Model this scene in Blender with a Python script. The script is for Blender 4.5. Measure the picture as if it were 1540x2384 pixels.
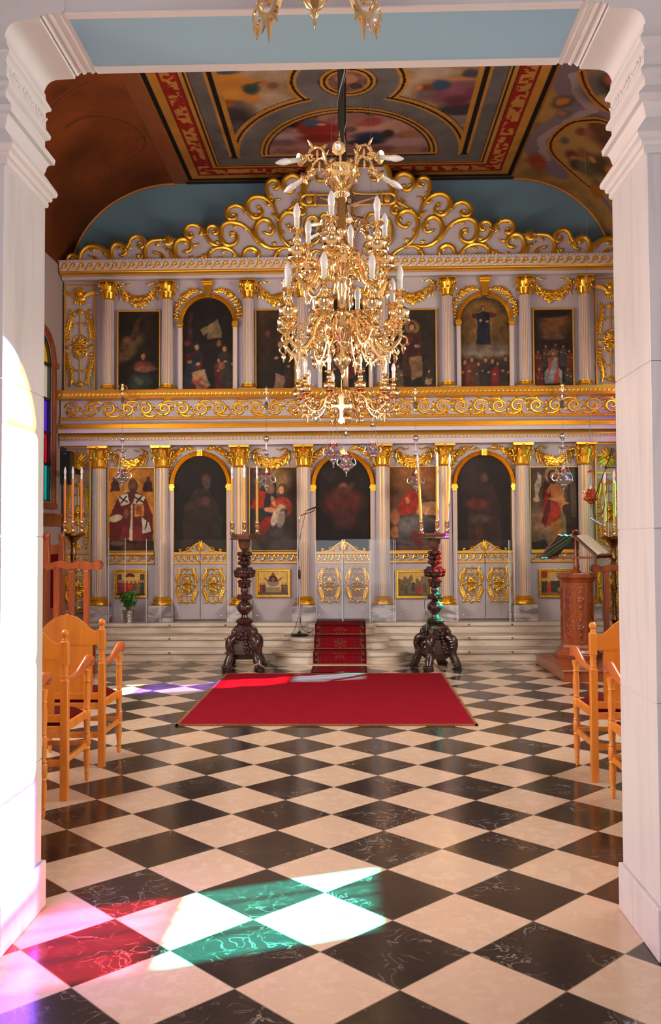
import bpy, math, random
import numpy as np
from mathutils import Vector, Matrix

for o in list(bpy.data.objects):
    bpy.data.objects.remove(o)
SC = bpy.context.scene
COL = SC.collection
PI = math.pi

# ------------------------------------------------------------------ camera
F, PIT, ROL, YAW, EYE = 2080.76, 0.0356201, -0.00526783, 0.02637743, 1.52382
_cy, _sy, _cp, _sp, _cr, _sr = math.cos(YAW), math.sin(YAW), math.cos(PIT), math.sin(PIT), math.cos(ROL), math.sin(ROL)
_R = Vector((_cy, _sy, 0)); FW = Vector((-_sy*_cp, _cy*_cp, _sp)); _U = Vector((_sy*_sp, -_cy*_sp, _cp))
RT = _R*_cr + _U*_sr
UP = -_R*_sr + _U*_cr
CAM = Vector((0, 0, EYE))
cd = bpy.data.cameras.new('camera'); cam = bpy.data.objects.new('camera', cd); COL.objects.link(cam)
cd.sensor_fit = 'VERTICAL'; cd.sensor_height = 36.0; cd.lens = 36.0*F/2384.0
cd.clip_start = 0.05; cd.clip_end = 200
m = Matrix.Identity(4)
for i in range(3):
    m[i][0] = RT[i]; m[i][1] = UP[i]; m[i][2] = -FW[i]; m[i][3] = CAM[i]
cam.matrix_world = m
SC.camera = cam

def ray(x, y): return FW + RT*((x-770)/F) - UP*((y-1192)/F)
def atY(x, y, Y):
    d = ray(x, y); return CAM + d*(Y/d.y)
def atZ(x, y, z=0.0):
    d = ray(x, y); return CAM + d*((z-EYE)/d.z)

# ------------------------------------------------------------------ colour management, sky, sun, daylight
SC.view_settings.view_transform = 'Standard'
SC.view_settings.look = 'None'
SC.view_settings.gamma = 1.0
SC.view_settings.exposure = 0.0
try: SC.view_settings.use_curve_mapping = False
except Exception: pass
SC.cycles.max_bounces = 8
SC.cycles.diffuse_bounces = 4
SC.cycles.glossy_bounces = 4
SC.cycles.transparent_max_bounces = 12
SC.cycles.sample_clamp_indirect = 6.0
SC.cycles.use_denoising = True
SC.cycles.caustics_reflective = False
SC.cycles.caustics_refractive = False

W = bpy.data.worlds.new('sky'); SC.world = W; W.use_nodes = True
bg = W.node_tree.nodes['Background']; bg.inputs[0].default_value = (0.75, 0.85, 1.0, 1); bg.inputs[1].default_value = 2.2

SUN_X, SUN_S, SUN_T = -1.0, -0.40, 0.534      # travel of the sunlight: west, towards the door, tan(elevation)
def sun_dir():
    h = math.hypot(SUN_X, SUN_S)
    return Vector((SUN_X, SUN_S, -h*SUN_T)).normalized()
sl = bpy.data.lights.new('sun', 'SUN'); so = bpy.data.objects.new('sun', sl); COL.objects.link(so)
sl.energy = 225.0; sl.angle = math.radians(0.6); sl.color = (1.0, 0.93, 0.82)
so.rotation_euler = sun_dir().to_track_quat('-Z', 'Y').to_euler(); so.location = (12, 12, 12)

def area(name, loc, direction, sx, sy, watts, color=(1, 1, 1), spread=180):
    l = bpy.data.lights.new(name, 'AREA'); l.shape = 'RECTANGLE'; l.size = sx; l.size_y = sy
    l.energy = watts; l.color = color; l.spread = math.radians(spread)
    o = bpy.data.objects.new(name, l); COL.objects.link(o); o.location = loc
    o.rotation_euler = Vector(direction).to_track_quat('-Z', 'Z').to_euler()
    return o
# entrance daylight behind the camera, an added porch lamp, nave window lamps and fills
area('entrance_daylight', (-0.1, -2.7, 1.9), (0.0, 1, 0.02), 2.4, 3.2, 70, (1.0, 0.98, 0.95))
area('porch_jamb_fill', (2.85, 1.7, 2.0), (-1, 0.40, 0), 1.4, 2.4, 18, (1.0, 0.99, 0.97))  # added lamp without a window, whitens the left door jamb
for i, (wx, wy) in enumerate(((-3.98, 5.36), (-3.98, 8.5), (-3.98, 7.0), (3.6, 5.36), (3.6, 8.5), (3.6, 7.0))):
    area('window_and_fill_light', (wx, wy, 3.3), (1 if wx < 0 else -1, 0, -0.25), 0.8, 2.2, 94, (1.0, 0.9, 0.8))  # lamps at the side windows, plus fill lamps added where no window is
# ------------------------------------------------------------------ helpers
def lin(c):
    return tuple((v/12.92 if v <= 0.04045 else ((v+0.055)/1.055)**2.4) for v in (x/255.0 for x in c))

MATS = {}
def mat(name, rgb, rough=0.5, metal=0.0, noise=None, bump=None, spec=0.5, coat=0.0, emit=None):
    m = bpy.data.materials.new(name); m.use_nodes = True
    nt = m.node_tree; b = nt.nodes['Principled BSDF']
    c = lin(rgb)
    b.inputs['Base Color'].default_value = (*c, 1); b.inputs['Roughness'].default_value = rough
    b.inputs['Metallic'].default_value = metal; b.inputs['Specular IOR Level'].default_value = spec
    b.inputs['Coat Weight'].default_value = coat
    if emit:
        b.inputs['Emission Color'].default_value = (*lin(emit[0]), 1); b.inputs['Emission Strength'].default_value = emit[1]
    if noise or bump:
        tc = nt.nodes.new('ShaderNodeTexCoord')
    if noise:       # (scale xyz, second colour, amount)
        sc, rgb2, lo, hi = noise
        mp = nt.nodes.new('ShaderNodeMapping'); mp.inputs['Scale'].default_value = sc
        n = nt.nodes.new('ShaderNodeTexNoise'); n.inputs['Scale'].default_value = 1.0; n.inputs['Detail'].default_value = 6; n.inputs['Distortion'].default_value = 0.6
        r = nt.nodes.new('ShaderNodeValToRGB'); r.color_ramp.elements[0].position = lo; r.color_ramp.elements[1].position = hi
        r.color_ramp.elements[0].color = (*c, 1); r.color_ramp.elements[1].color = (*lin(rgb2), 1)
        nt.links.new(tc.outputs['Object'], mp.inputs[0]); nt.links.new(mp.outputs[0], n.inputs['Vector'])
        nt.links.new(n.outputs['Fac'], r.inputs[0]); nt.links.new(r.outputs[0], b.inputs['Base Color'])
    if bump:        # (scale, strength)
        n2 = nt.nodes.new('ShaderNodeTexNoise'); n2.inputs['Scale'].default_value = bump[0]; n2.inputs['Detail'].default_value = 4
        bp = nt.nodes.new('ShaderNodeBump'); bp.inputs['Strength'].default_value = bump[1]; bp.inputs['Distance'].default_value = 0.01
        nt.links.new(tc.outputs['Object'], n2.inputs['Vector']); nt.links.new(n2.outputs['Fac'], bp.inputs['Height'])
        nt.links.new(bp.outputs[0], b.inputs['Normal'])
    MATS[name] = m
    return m

def crv(p, k=6, closed=False):
    p = [Vector(q) for q in p]; n = len(p); out = []
    rng = n if closed else n-1
    for i in range(rng):
        if closed: a, b, c, d = p[(i-1) % n], p[i], p[(i+1) % n], p[(i+2) % n]
        else: a, b, c, d = p[max(i-1, 0)], p[i], p[i+1], p[min(i+2, n-1)]
        for j in range(k):
            t = j/k
            out.append(0.5*((2*b) + (c-a)*t + (2*a-5*b+4*c-d)*t*t + (3*b-a-3*c+d)*t**3))
    if not closed: out.append(p[-1])
    return out

class MB:
    def __init__(s): s.v = []; s.f = []; s.mi = []
    def add(s, vs, fs, mi=0, M=None):
        o = len(s.v)
        if M is not None: vs = [M @ Vector(v) for v in vs]
        s.v += [tuple(v) for v in vs]; s.f += [tuple(i+o for i in f) for f in fs]; s.mi += [mi]*len(fs)
        return s
    def box(s, x0, x1, y0, y1, z0, z1, mi=0, M=None):
        v = [(x0,y0,z0),(x1,y0,z0),(x1,y1,z0),(x0,y1,z0),(x0,y0,z1),(x1,y0,z1),(x1,y1,z1),(x0,y1,z1)]
        return s.add(v, [(0,3,2,1),(4,5,6,7),(0,1,5,4),(1,2,6,5),(2,3,7,6),(3,0,4,7)], mi, M)
    def lathe(s, prof, n=20, M=None, mi=0, flute=None, zr=None):
        vs = []; fs = []
        for j, (r, z) in enumerate(prof):
            for i in range(n):
                a = 2*PI*i/n; rr = r
                if flute and flute[2] <= z <= flute[3]: rr = r*(1 - flute[1]*(0.5-0.5*math.cos(a*flute[0])))
                vs.append((rr*math.cos(a), rr*math.sin(a), z))
        for j in range(len(prof)-1):
            for i in range(n):
                k = (i+1) % n
                fs.append((j*n+i, j*n+k, (j+1)*n+k, (j+1)*n+i))
        if prof[0][0] > 1e-4: fs.append(tuple(range(n-1, -1, -1)))
        if prof[-1][0] > 1e-4: fs.append(tuple((len(prof)-1)*n+i for i in range(n)))
        return s.add(vs, fs, mi, M)
    def sweep(s, pts, rad, n=8, mi=0, M=None, flat=1.0, ref=(0,0,1), closed=False):
        pts = [Vector(p) for p in pts]; N = len(pts)
        if not hasattr(rad, '__len__'): rad = [rad]*N
        elif len(rad) != N:
            rr = rad; rad = [float(np.interp(i/(N-1), np.linspace(0, 1, len(rr)), rr)) for i in range(N)]
        ref = Vector(ref); vs = []; fs = []; pu = None
        for i, p in enumerate(pts):
            if closed: t = pts[(i+1) % N]-pts[i-1]
            else: t = pts[min(i+1, N-1)]-pts[max(i-1, 0)]
            t = t.normalized() if t.length > 1e-9 else Vector((0, 0, 1))
            u = (pu - t*pu.dot(t)) if pu is not None else (ref - t*ref.dot(t))
            if u.length < 1e-4: u = t.orthogonal()
            u.normalize(); pu = u; w = t.cross(u)
            for j in range(n):
                a = 2*PI*j/n
                vs.append(p + u*(rad[i]*flat*math.cos(a)) + w*(rad[i]*math.sin(a)))
        R = N if closed else N-1
        for i in range(R):
            i2 = (i+1) % N
            for j in range(n):
                k = (j+1) % n
                fs.append((i*n+j, i*n+k, i2*n+k, i2*n+j))
        if not closed:
            fs.append(tuple(range(n-1, -1, -1))); fs.append(tuple((N-1)*n+j for j in range(n)))
        return s.add(vs, fs, mi, M)
    def rel(s, pts, rad, y=0.0, dep=0.8, n=8, mi=0, k=5):
        """carved relief stroke in the x-z plane"""
        p = crv([(a, y, b) for a, b in pts], k) if k > 1 else [Vector((a, y, b)) for a, b in pts]
        return s.sweep(p, rad, n, mi, None, dep, (0, 1, 0))
    def leaf(s, x, z, ang, L, w, y=0.0, bend=0.3, dep=0.7, mi=0):
        a2 = ang+bend
        p = [(x, z), (x+L*.5*math.cos(ang), z+L*.5*math.sin(ang)), (x+L*.5*math.cos(ang)+L*.5*math.cos(a2), z+L*.5*math.sin(ang)+L*.5*math.sin(a2))]
        return s.rel(p, [w*.5, w, w*.75, w*.1], y, dep, 6, mi, 3)
    def blob(s, x, y, z, rx, ry=None, rz=None, nu=8, nv=5, mi=0, M=None):
        ry = ry or rx; rz = rz or rx
        vs = [(x, y, z+rz)]; fs = []
        for j in range(1, nv):
            t = PI*j/nv
            for i in range(nu):
                a = 2*PI*i/nu
                vs.append((x+rx*math.sin(t)*math.cos(a), y+ry*math.sin(t)*math.sin(a), z+rz*math.cos(t)))
        vs.append((x, y, z-rz)); L = len(vs)-1
        for i in range(nu): fs.append((0, 1+i, 1+(i+1) % nu))
        for j in range(nv-2):
            for i in range(nu):
                k = (i+1) % nu; a = 1+j*nu; b = a+nu
                fs.append((a+i, b+i, b+k, a+k))
        a = 1+(nv-2)*nu
        for i in range(nu): fs.append((L, a+(i+1) % nu, a+i))
        return s.add(vs, fs, mi, M)
    def prism(s, poly, y0, y1, mi=0, M=None):
        """polygon in x-z (counter clockwise seen from -y) extruded from y0 to y1"""
        n = len(poly)
        vs = [(a, y0, b) for a, b in poly]+[(a, y1, b) for a, b in poly]
        fs = [tuple(range(n)), tuple(range(2*n-1, n-1, -1))]
        for i in range(n):
            k = (i+1) % n; fs.append((i, n+i, n+k, k))
        return s.add(vs, fs, mi, M)
    def strip(s, la, lb, mi=0):
        """quads between two equally long point rows"""
        n = len(la)
        return s.add(list(la)+list(lb), [(i, i+1, n+i+1, n+i) for i in range(n-1)], mi)
    def build(s, name, mats, parent=None, loc=None, smooth=True, ang=40, bevel=0, sub=0):
        me = bpy.data.meshes.new(name); me.from_pydata(s.v, [], s.f)
        if not isinstance(mats, (list, tuple)): mats = [mats]
        for m in mats: me.materials.append(m)
        if len(mats) > 1: me.polygons.foreach_set('material_index', s.mi)
        me.validate(); me.update()
        if smooth:
            me.polygons.foreach_set('use_smooth', [True]*len(me.polygons))
            me.set_sharp_from_angle(angle=math.radians(ang))
        o = bpy.data.objects.new(name, me); COL.objects.link(o)
        if parent is not None: o.parent = parent
        if loc is not None: o.location = loc
        if bevel:
            b = o.modifiers.new('bevel', 'BEVEL'); b.width = bevel; b.segments = 2; b.limit_method = 'ANGLE'
        if sub:
            b = o.modifiers.new('subdivision', 'SUBSURF'); b.levels = sub; b.render_levels = sub
        return o

def tag(o, label, cat, group=None, kind=None):
    o['label'] = label; o['category'] = cat
    if group: o['group'] = group
    if kind: o['kind'] = kind
    return o
def thing(name, label, cat, loc=(0, 0, 0), rz=0.0, group=None):
    o = bpy.data.objects.new(name, None); COL.objects.link(o); o.empty_display_size = 0.1
    o.location = loc; o.rotation_euler = (0, 0, rz)
    return tag(o, label, cat, group)
def struct(o):
    o['kind'] = 'structure'; return o
def copy_tree(o, parent=None):
    c = o.copy(); COL.objects.link(c)
    if parent is not None: c.parent = parent
    for ch in list(o.children): copy_tree(ch, c)
    return c
def T(x, y, z): return Matrix.Translation((x, y, z))
def RX(a): return Matrix.Rotation(a, 4, 'X')
def RY(a): return Matrix.Rotation(a, 4, 'Y')
def RZ(a): return Matrix.Rotation(a, 4, 'Z')
def S(x, y, z): return Matrix.Diagonal((x, y, z, 1))

# ------------------------------------------------------------------ materials
GOLD = mat('gold_leaf', (240, 186, 62), 0.28, 0.85, bump=(60, 0.15))
GOLDF = mat('gold_paint', (226, 172, 72), 0.36, 0.55)
BRASS = mat('polished_brass', (244, 208, 150), 0.11, 1.0)
BRASSD = mat('aged_brass', (150, 112, 60), 0.28, 1.0)
SILVER = mat('silver', (222, 218, 220), 0.24, 0.9)
CHROME = mat('chrome', (200, 200, 205), 0.12, 1.0)
LILAC = mat('lilac_paint', (200, 188, 193), 0.5, noise=((2, 2, 2), (192, 180, 185), .4, .65))
LILAC2 = mat('lilac_paint_light', (214, 204, 208), 0.5)
BLACK = mat('black_plastic', (14, 14, 15), 0.4)
WAX = mat('ivory_sleeve', (240, 232, 216), 0.45)
BULB = mat('frosted_bulb', (245, 240, 240), 0.22, coat=0.5)
CANDLE = mat('honey_candle', (214, 160, 56), 0.35, coat=0.3)
PLASTER = mat('white_plaster', (218, 211, 211), 0.65, noise=((1.5, 1.5, 1.5), (208, 200, 200), .35, .7), bump=(35, 0.04))
MARBLEW = mat('white_marble_cladding', (210, 203, 206), 0.34, noise=((14, 14, 1.6), (192, 185, 188), .45, .75))
MARBLEG = mat('grey_veined_marble', (206, 198, 198), 0.25, noise=((4, 4, 9), (128, 122, 126), .42, .62))
STEP = mat('worn_step_marble', (214, 202, 186), 0.35, noise=((2.0, 6, 9), (170, 150, 124), .42, .72))
BLUE = mat('blue_wall_paint', (112, 148, 168), 0.75)
BLUES = mat('blue_soffit_paint', (134, 168, 194), 0.7)
CREAM = mat('nave_wall_paint', (196, 180, 176), 0.7)
BROWNV = mat('brown_vault_paint', (150, 84, 42), 0.6, noise=((.8, .8, .8), (118, 62, 30), .35, .7))
PINE = mat('varnished_pine', (232, 146, 50), 0.32, noise=((14, 14, 1.6), (206, 116, 32), .4, .7), coat=0.25)
PINED = mat('varnished_pine_arm', (196, 104, 48), 0.28, noise=((9, 2, 9), (170, 82, 34), .4, .7), coat=0.3)
REDWOOD = mat('reddish_wood', (150, 72, 28), 0.3, noise=((10, 10, 1.2), (104, 44, 16), .4, .7), coat=0.3)
DARKWOOD = mat('dark_carved_wood', (62, 38, 30), 0.26, noise=((9, 9, 9), (36, 23, 19), .4, .7), coat=0.4)
TRAYWOOD = mat('worn_brown_wood', (104, 72, 42), 0.35, noise=((6, 6, 3), (78, 50, 28), .4, .7))
VELVET = mat('dark_red_velvet', (84, 6, 12), 0.9, spec=.1)
# ------------------------------------------------------------------ painted surfaces (colours per vertex, the paint itself)
def paint_mat(name, rough=0.5, spec=0.3):
    m = bpy.data.materials.new(name); m.use_nodes = True; nt = m.node_tree; b = nt.nodes['Principled BSDF']
    a = nt.nodes.new('ShaderNodeVertexColor'); a.layer_name = 'paint'
    nt.links.new(a.outputs['Color'], b.inputs['Base Color']); b.inputs['Roughness'].default_value = rough
    b.inputs['Specular IOR Level'].default_value = spec
    return m
OIL = paint_mat('oil_paint', 0.55, 0.25); FRESCO = paint_mat('fresco_paint', 0.8, 0.15)

def vnoise(U, V, sc, seed):
    r = np.random.RandomState(seed).rand(64, 64)
    x = U*sc; y = V*sc; xi = np.floor(x).astype(int); yi = np.floor(y).astype(int)
    fx = x-xi; fy = y-yi; fx = fx*fx*(3-2*fx); fy = fy*fy*(3-2*fy)
    g = lambda i, j: r[i % 64, j % 64]
    return (g(xi, yi)*(1-fx)+g(xi+1, yi)*fx)*(1-fy)+(g(xi, yi+1)*(1-fx)+g(xi+1, yi+1)*fx)*fy
def fbm(U, V, sc, seed, o=4):
    t = 0; a = .5; n = 0
    for k in range(o): t = t+a*vnoise(U, V, sc*2**k, seed+k); n += a; a *= .5
    return t/n
def inpoly(U, V, poly):
    c = np.zeros(U.shape, bool); n = len(poly)
    for i in range(n):
        (x1, y1), (x2, y2) = poly[i], poly[(i+1) % n]
        if y1 == y2: continue
        k = ((y1 > V) != (y2 > V)) & (U < (x2-x1)*(V-y1)/(y2-y1)+x1); c ^= k
    return c
def pdist(U, V, pl):
    d = np.full(U.shape, 1e9)
    for (x1, y1), (x2, y2) in zip(pl[:-1], pl[1:]):
        dx, dy = x2-x1, y2-y1; L = dx*dx+dy*dy+1e-12
        t = np.clip(((U-x1)*dx+(V-y1)*dy)/L, 0, 1)
        d = np.minimum(d, np.hypot(U-x1-t*dx, V-y1-t*dy))
    return d
class Canvas:
    """colour field over coordinates U, V; shapes are laid over each other in order"""
    def __init__(s, U, V, rgb): s.U, s.V = U, V; s.wu, s.wv = U, V; s.C = np.zeros(U.shape+(3,)); s.C[:] = rgb
    def warp(s, amt, sc, seed):
        s.wu = s.U+(fbm(s.U, s.V, sc, seed)-.5)*amt; s.wv = s.V+(fbm(s.U, s.V, sc, seed+9)-.5)*amt; return s
    def mask(s, m, rgb, op=1.0):
        m = (np.asarray(m, float)*op)[..., None]; s.C = s.C*(1-m)+np.array(rgb, float)*m; return s
    def e(s, cx, cy, rx, ry, rgb, soft=.25, rot=0, op=1.0):
        c, q = math.cos(rot), math.sin(rot); x = s.wu-cx; y = s.wv-cy
        d = np.hypot((x*c+y*q)/rx, (-x*q+y*c)/ry); return s.mask(np.clip((1-d)/soft+.5, 0, 1), rgb, op)
    def p(s, poly, rgb, op=1.0): return s.mask(inpoly(s.wu, s.wv, poly), rgb, op)
    def l(s, pl, w, rgb, op=1.0, true=False):
        if true: pl = [(q.x, q.y) for q in crv([(a, b, 0) for a, b in pl], 6)]
        return s.mask(pdist(s.U if true else s.wu, s.V if true else s.wv, pl) < w, rgb, op)
    def mottle(s, amt, sc, seed): s.C = s.C*(1+amt*(fbm(s.U, s.V, sc, seed)-.5)[..., None]*2); return s
    def lin(s):
        c = np.clip(s.C, 0, 255)/255.0; return np.where(c <= .04045, c/12.92, ((c+.055)/1.055)**2.4)
def grid_obj(name, P, C, material, parent=None):
    """P: (nu, nv, 3) points, C: (nu, nv, 3) linear colours"""
    nu, nv = P.shape[:2]; me = bpy.data.meshes.new(name)
    i, j = np.meshgrid(np.arange(nu-1), np.arange(nv-1), indexing='ij'); a = i*nv+j
    q = np.stack([a, a+nv, a+nv+1, a+1], -1).reshape(-1, 4)
    me.from_pydata(P.reshape(-1, 3).tolist(), [], q.tolist()); me.materials.append(material)
    at = me.color_attributes.new('paint', 'FLOAT_COLOR', 'POINT')
    rgba = np.ones((nu*nv, 4), np.float32); rgba[:, :3] = C.reshape(-1, 3); at.data.foreach_set('color', rgba.ravel())
    me.polygons.foreach_set('use_smooth', [True]*len(me.polygons)); me.update()
    o = bpy.data.objects.new(name, me); COL.objects.link(o)
    if parent is not None: o.parent = parent
    return o

# ------------------------------------------------------------------ setting: sizes
XL, XR = -4.17, 3.79                # side walls of the nave
Y0, Y1 = 3.35, 3.78                 # near and far face of the door wall
XJL = atY(98.5, 900, Y1).x; XJR = atY(1437.5, 900, Y1).x
XC = (XJL+XJR)/2
ZS = 3.574                          # soffit of the opening
YB = 13.0                           # wall behind the screen
ZC = 6.87                           # flat of the nave ceiling

# floor: black and cream marble laid on the diagonal
def floor_mat():
    m = bpy.data.materials.new('checkered_marble'); m.use_nodes = True; nt = m.node_tree; N = nt.nodes; L = nt.links
    b = N['Principled BSDF']
    g = N.new('ShaderNodeNewGeometry'); sep = N.new('ShaderNodeSeparateXYZ'); L.new(g.outputs['Position'], sep.inputs[0])
    def mth(op, a, c=None, d=None):
        n = N.new('ShaderNodeMath'); n.operation = op
        for k, v in enumerate((a, c, d)):
            if v is None: continue
            if isinstance(v, (int, float)): n.inputs[k].default_value = v
            else: L.new(v, n.inputs[k])
        return n.outputs[0]
    D = 0.56569
    x = mth('SUBTRACT', sep.outputs[0], 0.14591); y = mth('SUBTRACT', sep.outputs[1], 3.67743)
    p = mth('DIVIDE', mth('ADD', x, y), D); q = mth('DIVIDE', mth('SUBTRACT', x, y), D)
    fp = mth('FLOOR', p); fq = mth('FLOOR', q)
    par = mth('FLOORED_MODULO', mth('ADD', fp, fq), 2.0)           # 1 = black tile
    def edge(v): return mth('ABSOLUTE', mth('SUBTRACT', mth('FRACT', v), 0.5))
    ed = mth('MAXIMUM', edge(p), edge(q)); joint = mth('GREATER_THAN', ed, 0.4945)
    cid = N.new('ShaderNodeCombineXYZ'); L.new(fp, cid.inputs[0]); L.new(fq, cid.inputs[1])
    wn = N.new('ShaderNodeTexWhiteNoise'); wn.noise_dimensions = '3D'; L.new(cid.outputs[0], wn.inputs['Vector'])
    off = N.new('ShaderNodeVectorMath'); off.operation = 'SCALE'; off.inputs['Scale'].default_value = 23.0; L.new(wn.outputs['Color'], off.inputs[0])
    pos = N.new('ShaderNodeVectorMath'); pos.operation = 'ADD'; L.new(g.outputs['Position'], pos.inputs[0]); L.new(off.outputs[0], pos.inputs[1])
    # veins
    def noise(sc, det, dist):
        n = N.new('ShaderNodeTexNoise'); n.inputs['Scale'].default_value = sc; n.inputs['Detail'].default_value = det; n.inputs['Distortion'].default_value = dist
        L.new(pos.outputs[0], n.inputs['Vector']); return n.outputs['Fac']
    n1 = noise(9.0, 14, 1.3); n2 = noise(3.0, 6, 0.9); n3 = noise(16, 6, .4)
    vein = mth('SUBTRACT', 1.0, mth('MINIMUM', 1.0, mth('MULTIPLY', mth('ABSOLUTE', mth('SUBTRACT', n1, 0.5)), 48.0)))
    patch = N.new('ShaderNodeMapRange'); patch.inputs[1].default_value = 0.5; patch.inputs[2].default_value = 0.68; L.new(n2, patch.inputs[0])
    veinp = mth('MULTIPLY', vein, mth('ADD', 0.05, mth('MULTIPLY', patch.outputs[0], 0.8)))
    def mix(f, a, c):
        n = N.new('ShaderNodeMix'); n.data_type = 'RGBA'
        if isinstance(f, (int, float)): n.inputs[0].default_value = f
        else: L.new(f, n.inputs[0])
        for k, v in ((6, a), (7, c)):
            if isinstance(v, tuple): n.inputs[k].default_value = (*lin(v), 1)
            else: L.new(v, n.inputs[k])
        return n.outputs[2]
    blk = mix(mth('MULTIPLY', veinp, 0.55), mix(n2, (26, 23, 25), (46, 40, 40)), (190, 178, 170))
    crm = mix(n2, (208, 184, 162), (192, 164, 142))
    crm = mix(mth('MULTIPLY', mth('GREATER_THAN', n3, .56), .22), crm, (226, 204, 184))
    crm = mix(mth('MULTIPLY', veinp, 0.4), crm, (236, 216, 198))
    crm = mix(mth('MULTIPLY', wn.outputs['Value'], .35), crm, (206, 172, 150))
    c = mix(par, crm, blk); c = mix(joint, c, (120, 104, 90))
    L.new(c, b.inputs['Base Color'])
    b.inputs['Roughness'].default_value = 0.16; b.inputs['Specular IOR Level'].default_value = 0.42
    bp = N.new('ShaderNodeBump'); bp.inputs['Strength'].default_value = 0.06; bp.inputs['Distance'].default_value = 0.01
    L.new(n3, bp.inputs['Height']); L.new(bp.outputs[0], b.inputs['Normal'])
    return m
struct(MB().box(XL-.2, XR+.2, -3.6, YB+.2, -.1, 0).build('floor', floor_mat(), smooth=False))

# porch the camera stands in
struct(MB().box(-3.2, -3.0, -3.5, Y0-.02, 0, 4.6).build('wall_porch_left', PLASTER, smooth=False))
struct(MB().box(3.0, 3.2, -3.5, Y0-.02, 0, 4.6).build('wall_porch_right', PLASTER, smooth=False))
w = MB(); w.box(-3.2, -1.4, -3.5, -3.3, 0, 4.6).box(1.2, 3.2, -3.5, -3.3, 0, 4.6).box(-1.4, 1.2, -3.5, -3.3, 3.6, 4.6)
struct(w.build('wall_porch_back', PLASTER, smooth=False))
struct(MB().box(-3.2, 3.2, -3.5, Y0-.02, 4.6, 4.7).build('ceiling_porch', PLASTER, smooth=False))

# door wall with its opening
w = MB()
w.box(XL-.2, XJL, Y0, Y1, 0, 7.0).box(XJR, XR+.2, Y0, Y1, 0, 7.0).box(XJL, XJR, Y0, Y1, ZS, 7.0)
struct(w.build('wall_front', PLASTER, smooth=False))
zz = lambda y: atY(100, y, Y1).z
xx = lambda x: atY(x, 300, Y1).x
prof = [(101, 262), (101.5, 219), (102.5, 211), (105.5, 203), (110.5, 195.5), (118, 189.5), (128.8, 186), (150, 184.8), (174, 184), (175, 174), (179, 178.5), (184, 174.5), (188, 170), (191, 170), (193, 175.5), (199, 174), (201, 169.5), (211, 168.5), (213, 173.5), (219, 172), (222, 167), (226, 166.5)]
pl = [(xx(a), zz(b)) for a, b in prof]
for sgn, n in ((1, 'trim_1'), (-1, 'trim_2')):
    poly = pl+[(pl[-1][0], ZS+.05), (pl[0][0]-.01, ZS+.05), (pl[0][0]-.01, pl[0][1])]
    if sgn < 0: poly = [(2*XC-a, b) for a, b in poly][::-1]
    struct(MB().prism(poly[::-1], Y0-.006, Y1+.004).build(n, PLASTER, ang=28))
x0 = pl[-1][0]; x1 = 2*XC-x0
struct(MB().box(x0+.004, x1-.004, Y0+.028, Y1-.055, ZS-.004, ZS+.01).build('trim_3', BLUES, smooth=False))
w = MB(); w.box(x0, x1, Y0-.012, Y0+.028, ZS-.008, ZS+.004).box(x0, x1, Y1-.055, Y1+.004, ZS-.006, ZS+.004)
struct(w.build('trim_4', PLASTER, smooth=False, bevel=.004))
# moulded capitals of the two piers
cap = [(486, 0), (481, .0146), (475, .0166), (469, .0146), (467, .0236), (462, .0286), (457, .0276), (453, .041), (446, .0455), (439, .042), (406, .001), (403, .004), (394, .008), (388, .0105), (380, .019), (378, .034), (366, .037), (342, .004), (328, .004), (322, .02), (317, .0225), (312, .022), (300, .007), (263, .0055), (259, .0105), (255, .021), (249, .024), (233, .007), (219, .004)]
for sgn, n in ((1, 'trim_5'), (-1, 'trim_6')):
    vs = []; fs = []
    for y, p in cap:
        z = zz(y); a, b = XJL-.35, XJL+p*1.05
        r = [(a, Y0-p), (b, Y0-p), (b, Y1+p), (a, Y1+p)]
        if sgn < 0: r = [(2*XC-u, v) for u, v in r][::-1]
        vs += [(u, v, z) for u, v in r]
    k = len(cap)
    for j in range(k-1):
        for i in range(4): i2 = (i+1) % 4; fs.append((j*4+i, j*4+i2, (j+1)*4+i2, (j+1)*4+i))
    fs += [(3, 2, 1, 0), tuple((k-1)*4+i for i in range(4))]
    struct(MB().add(vs, fs).build(n, PLASTER, ang=30))
    # carved scroll in the frieze of the capital (runs along the jamb)
    s = MB(); za = (zz(300)+zz(263))/2; zh = (zz(263)-zz(300))*.36
    for q in range(3):
        u0 = -.14+.14*q
        sp = [(u0+(.01+.034*(1-t/14))*math.cos(t*.75)*1.1, za+zh*(1-t/16)*math.sin(t*.75)) for t in range(13)]
        s.rel(sp, [.004, .008, .006, .007], 0, .7, 6, 0, 3)
        s.rel([(u0+.04, za-zh*.7), (u0+.075, za+zh*.2), (u0+.1, za+zh*.8)], [.003, .008, .002], 0, .7, 6, 0, 3)
    s.rel([(-.2, za), (-.23, za+zh), (-.25, za)], [.006, .004, .001], 0, .7, 6, 0, 3)
    M = T(XJL+.007 if sgn > 0 else XJR-.007, (Y0+Y1)/2, 0) @ RZ(PI/2)
    s.v = [tuple(M @ Vector(v)) for v in s.v]
    struct(s.build('trim_7' if sgn > 0 else 'trim_8', PLASTER))
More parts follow.
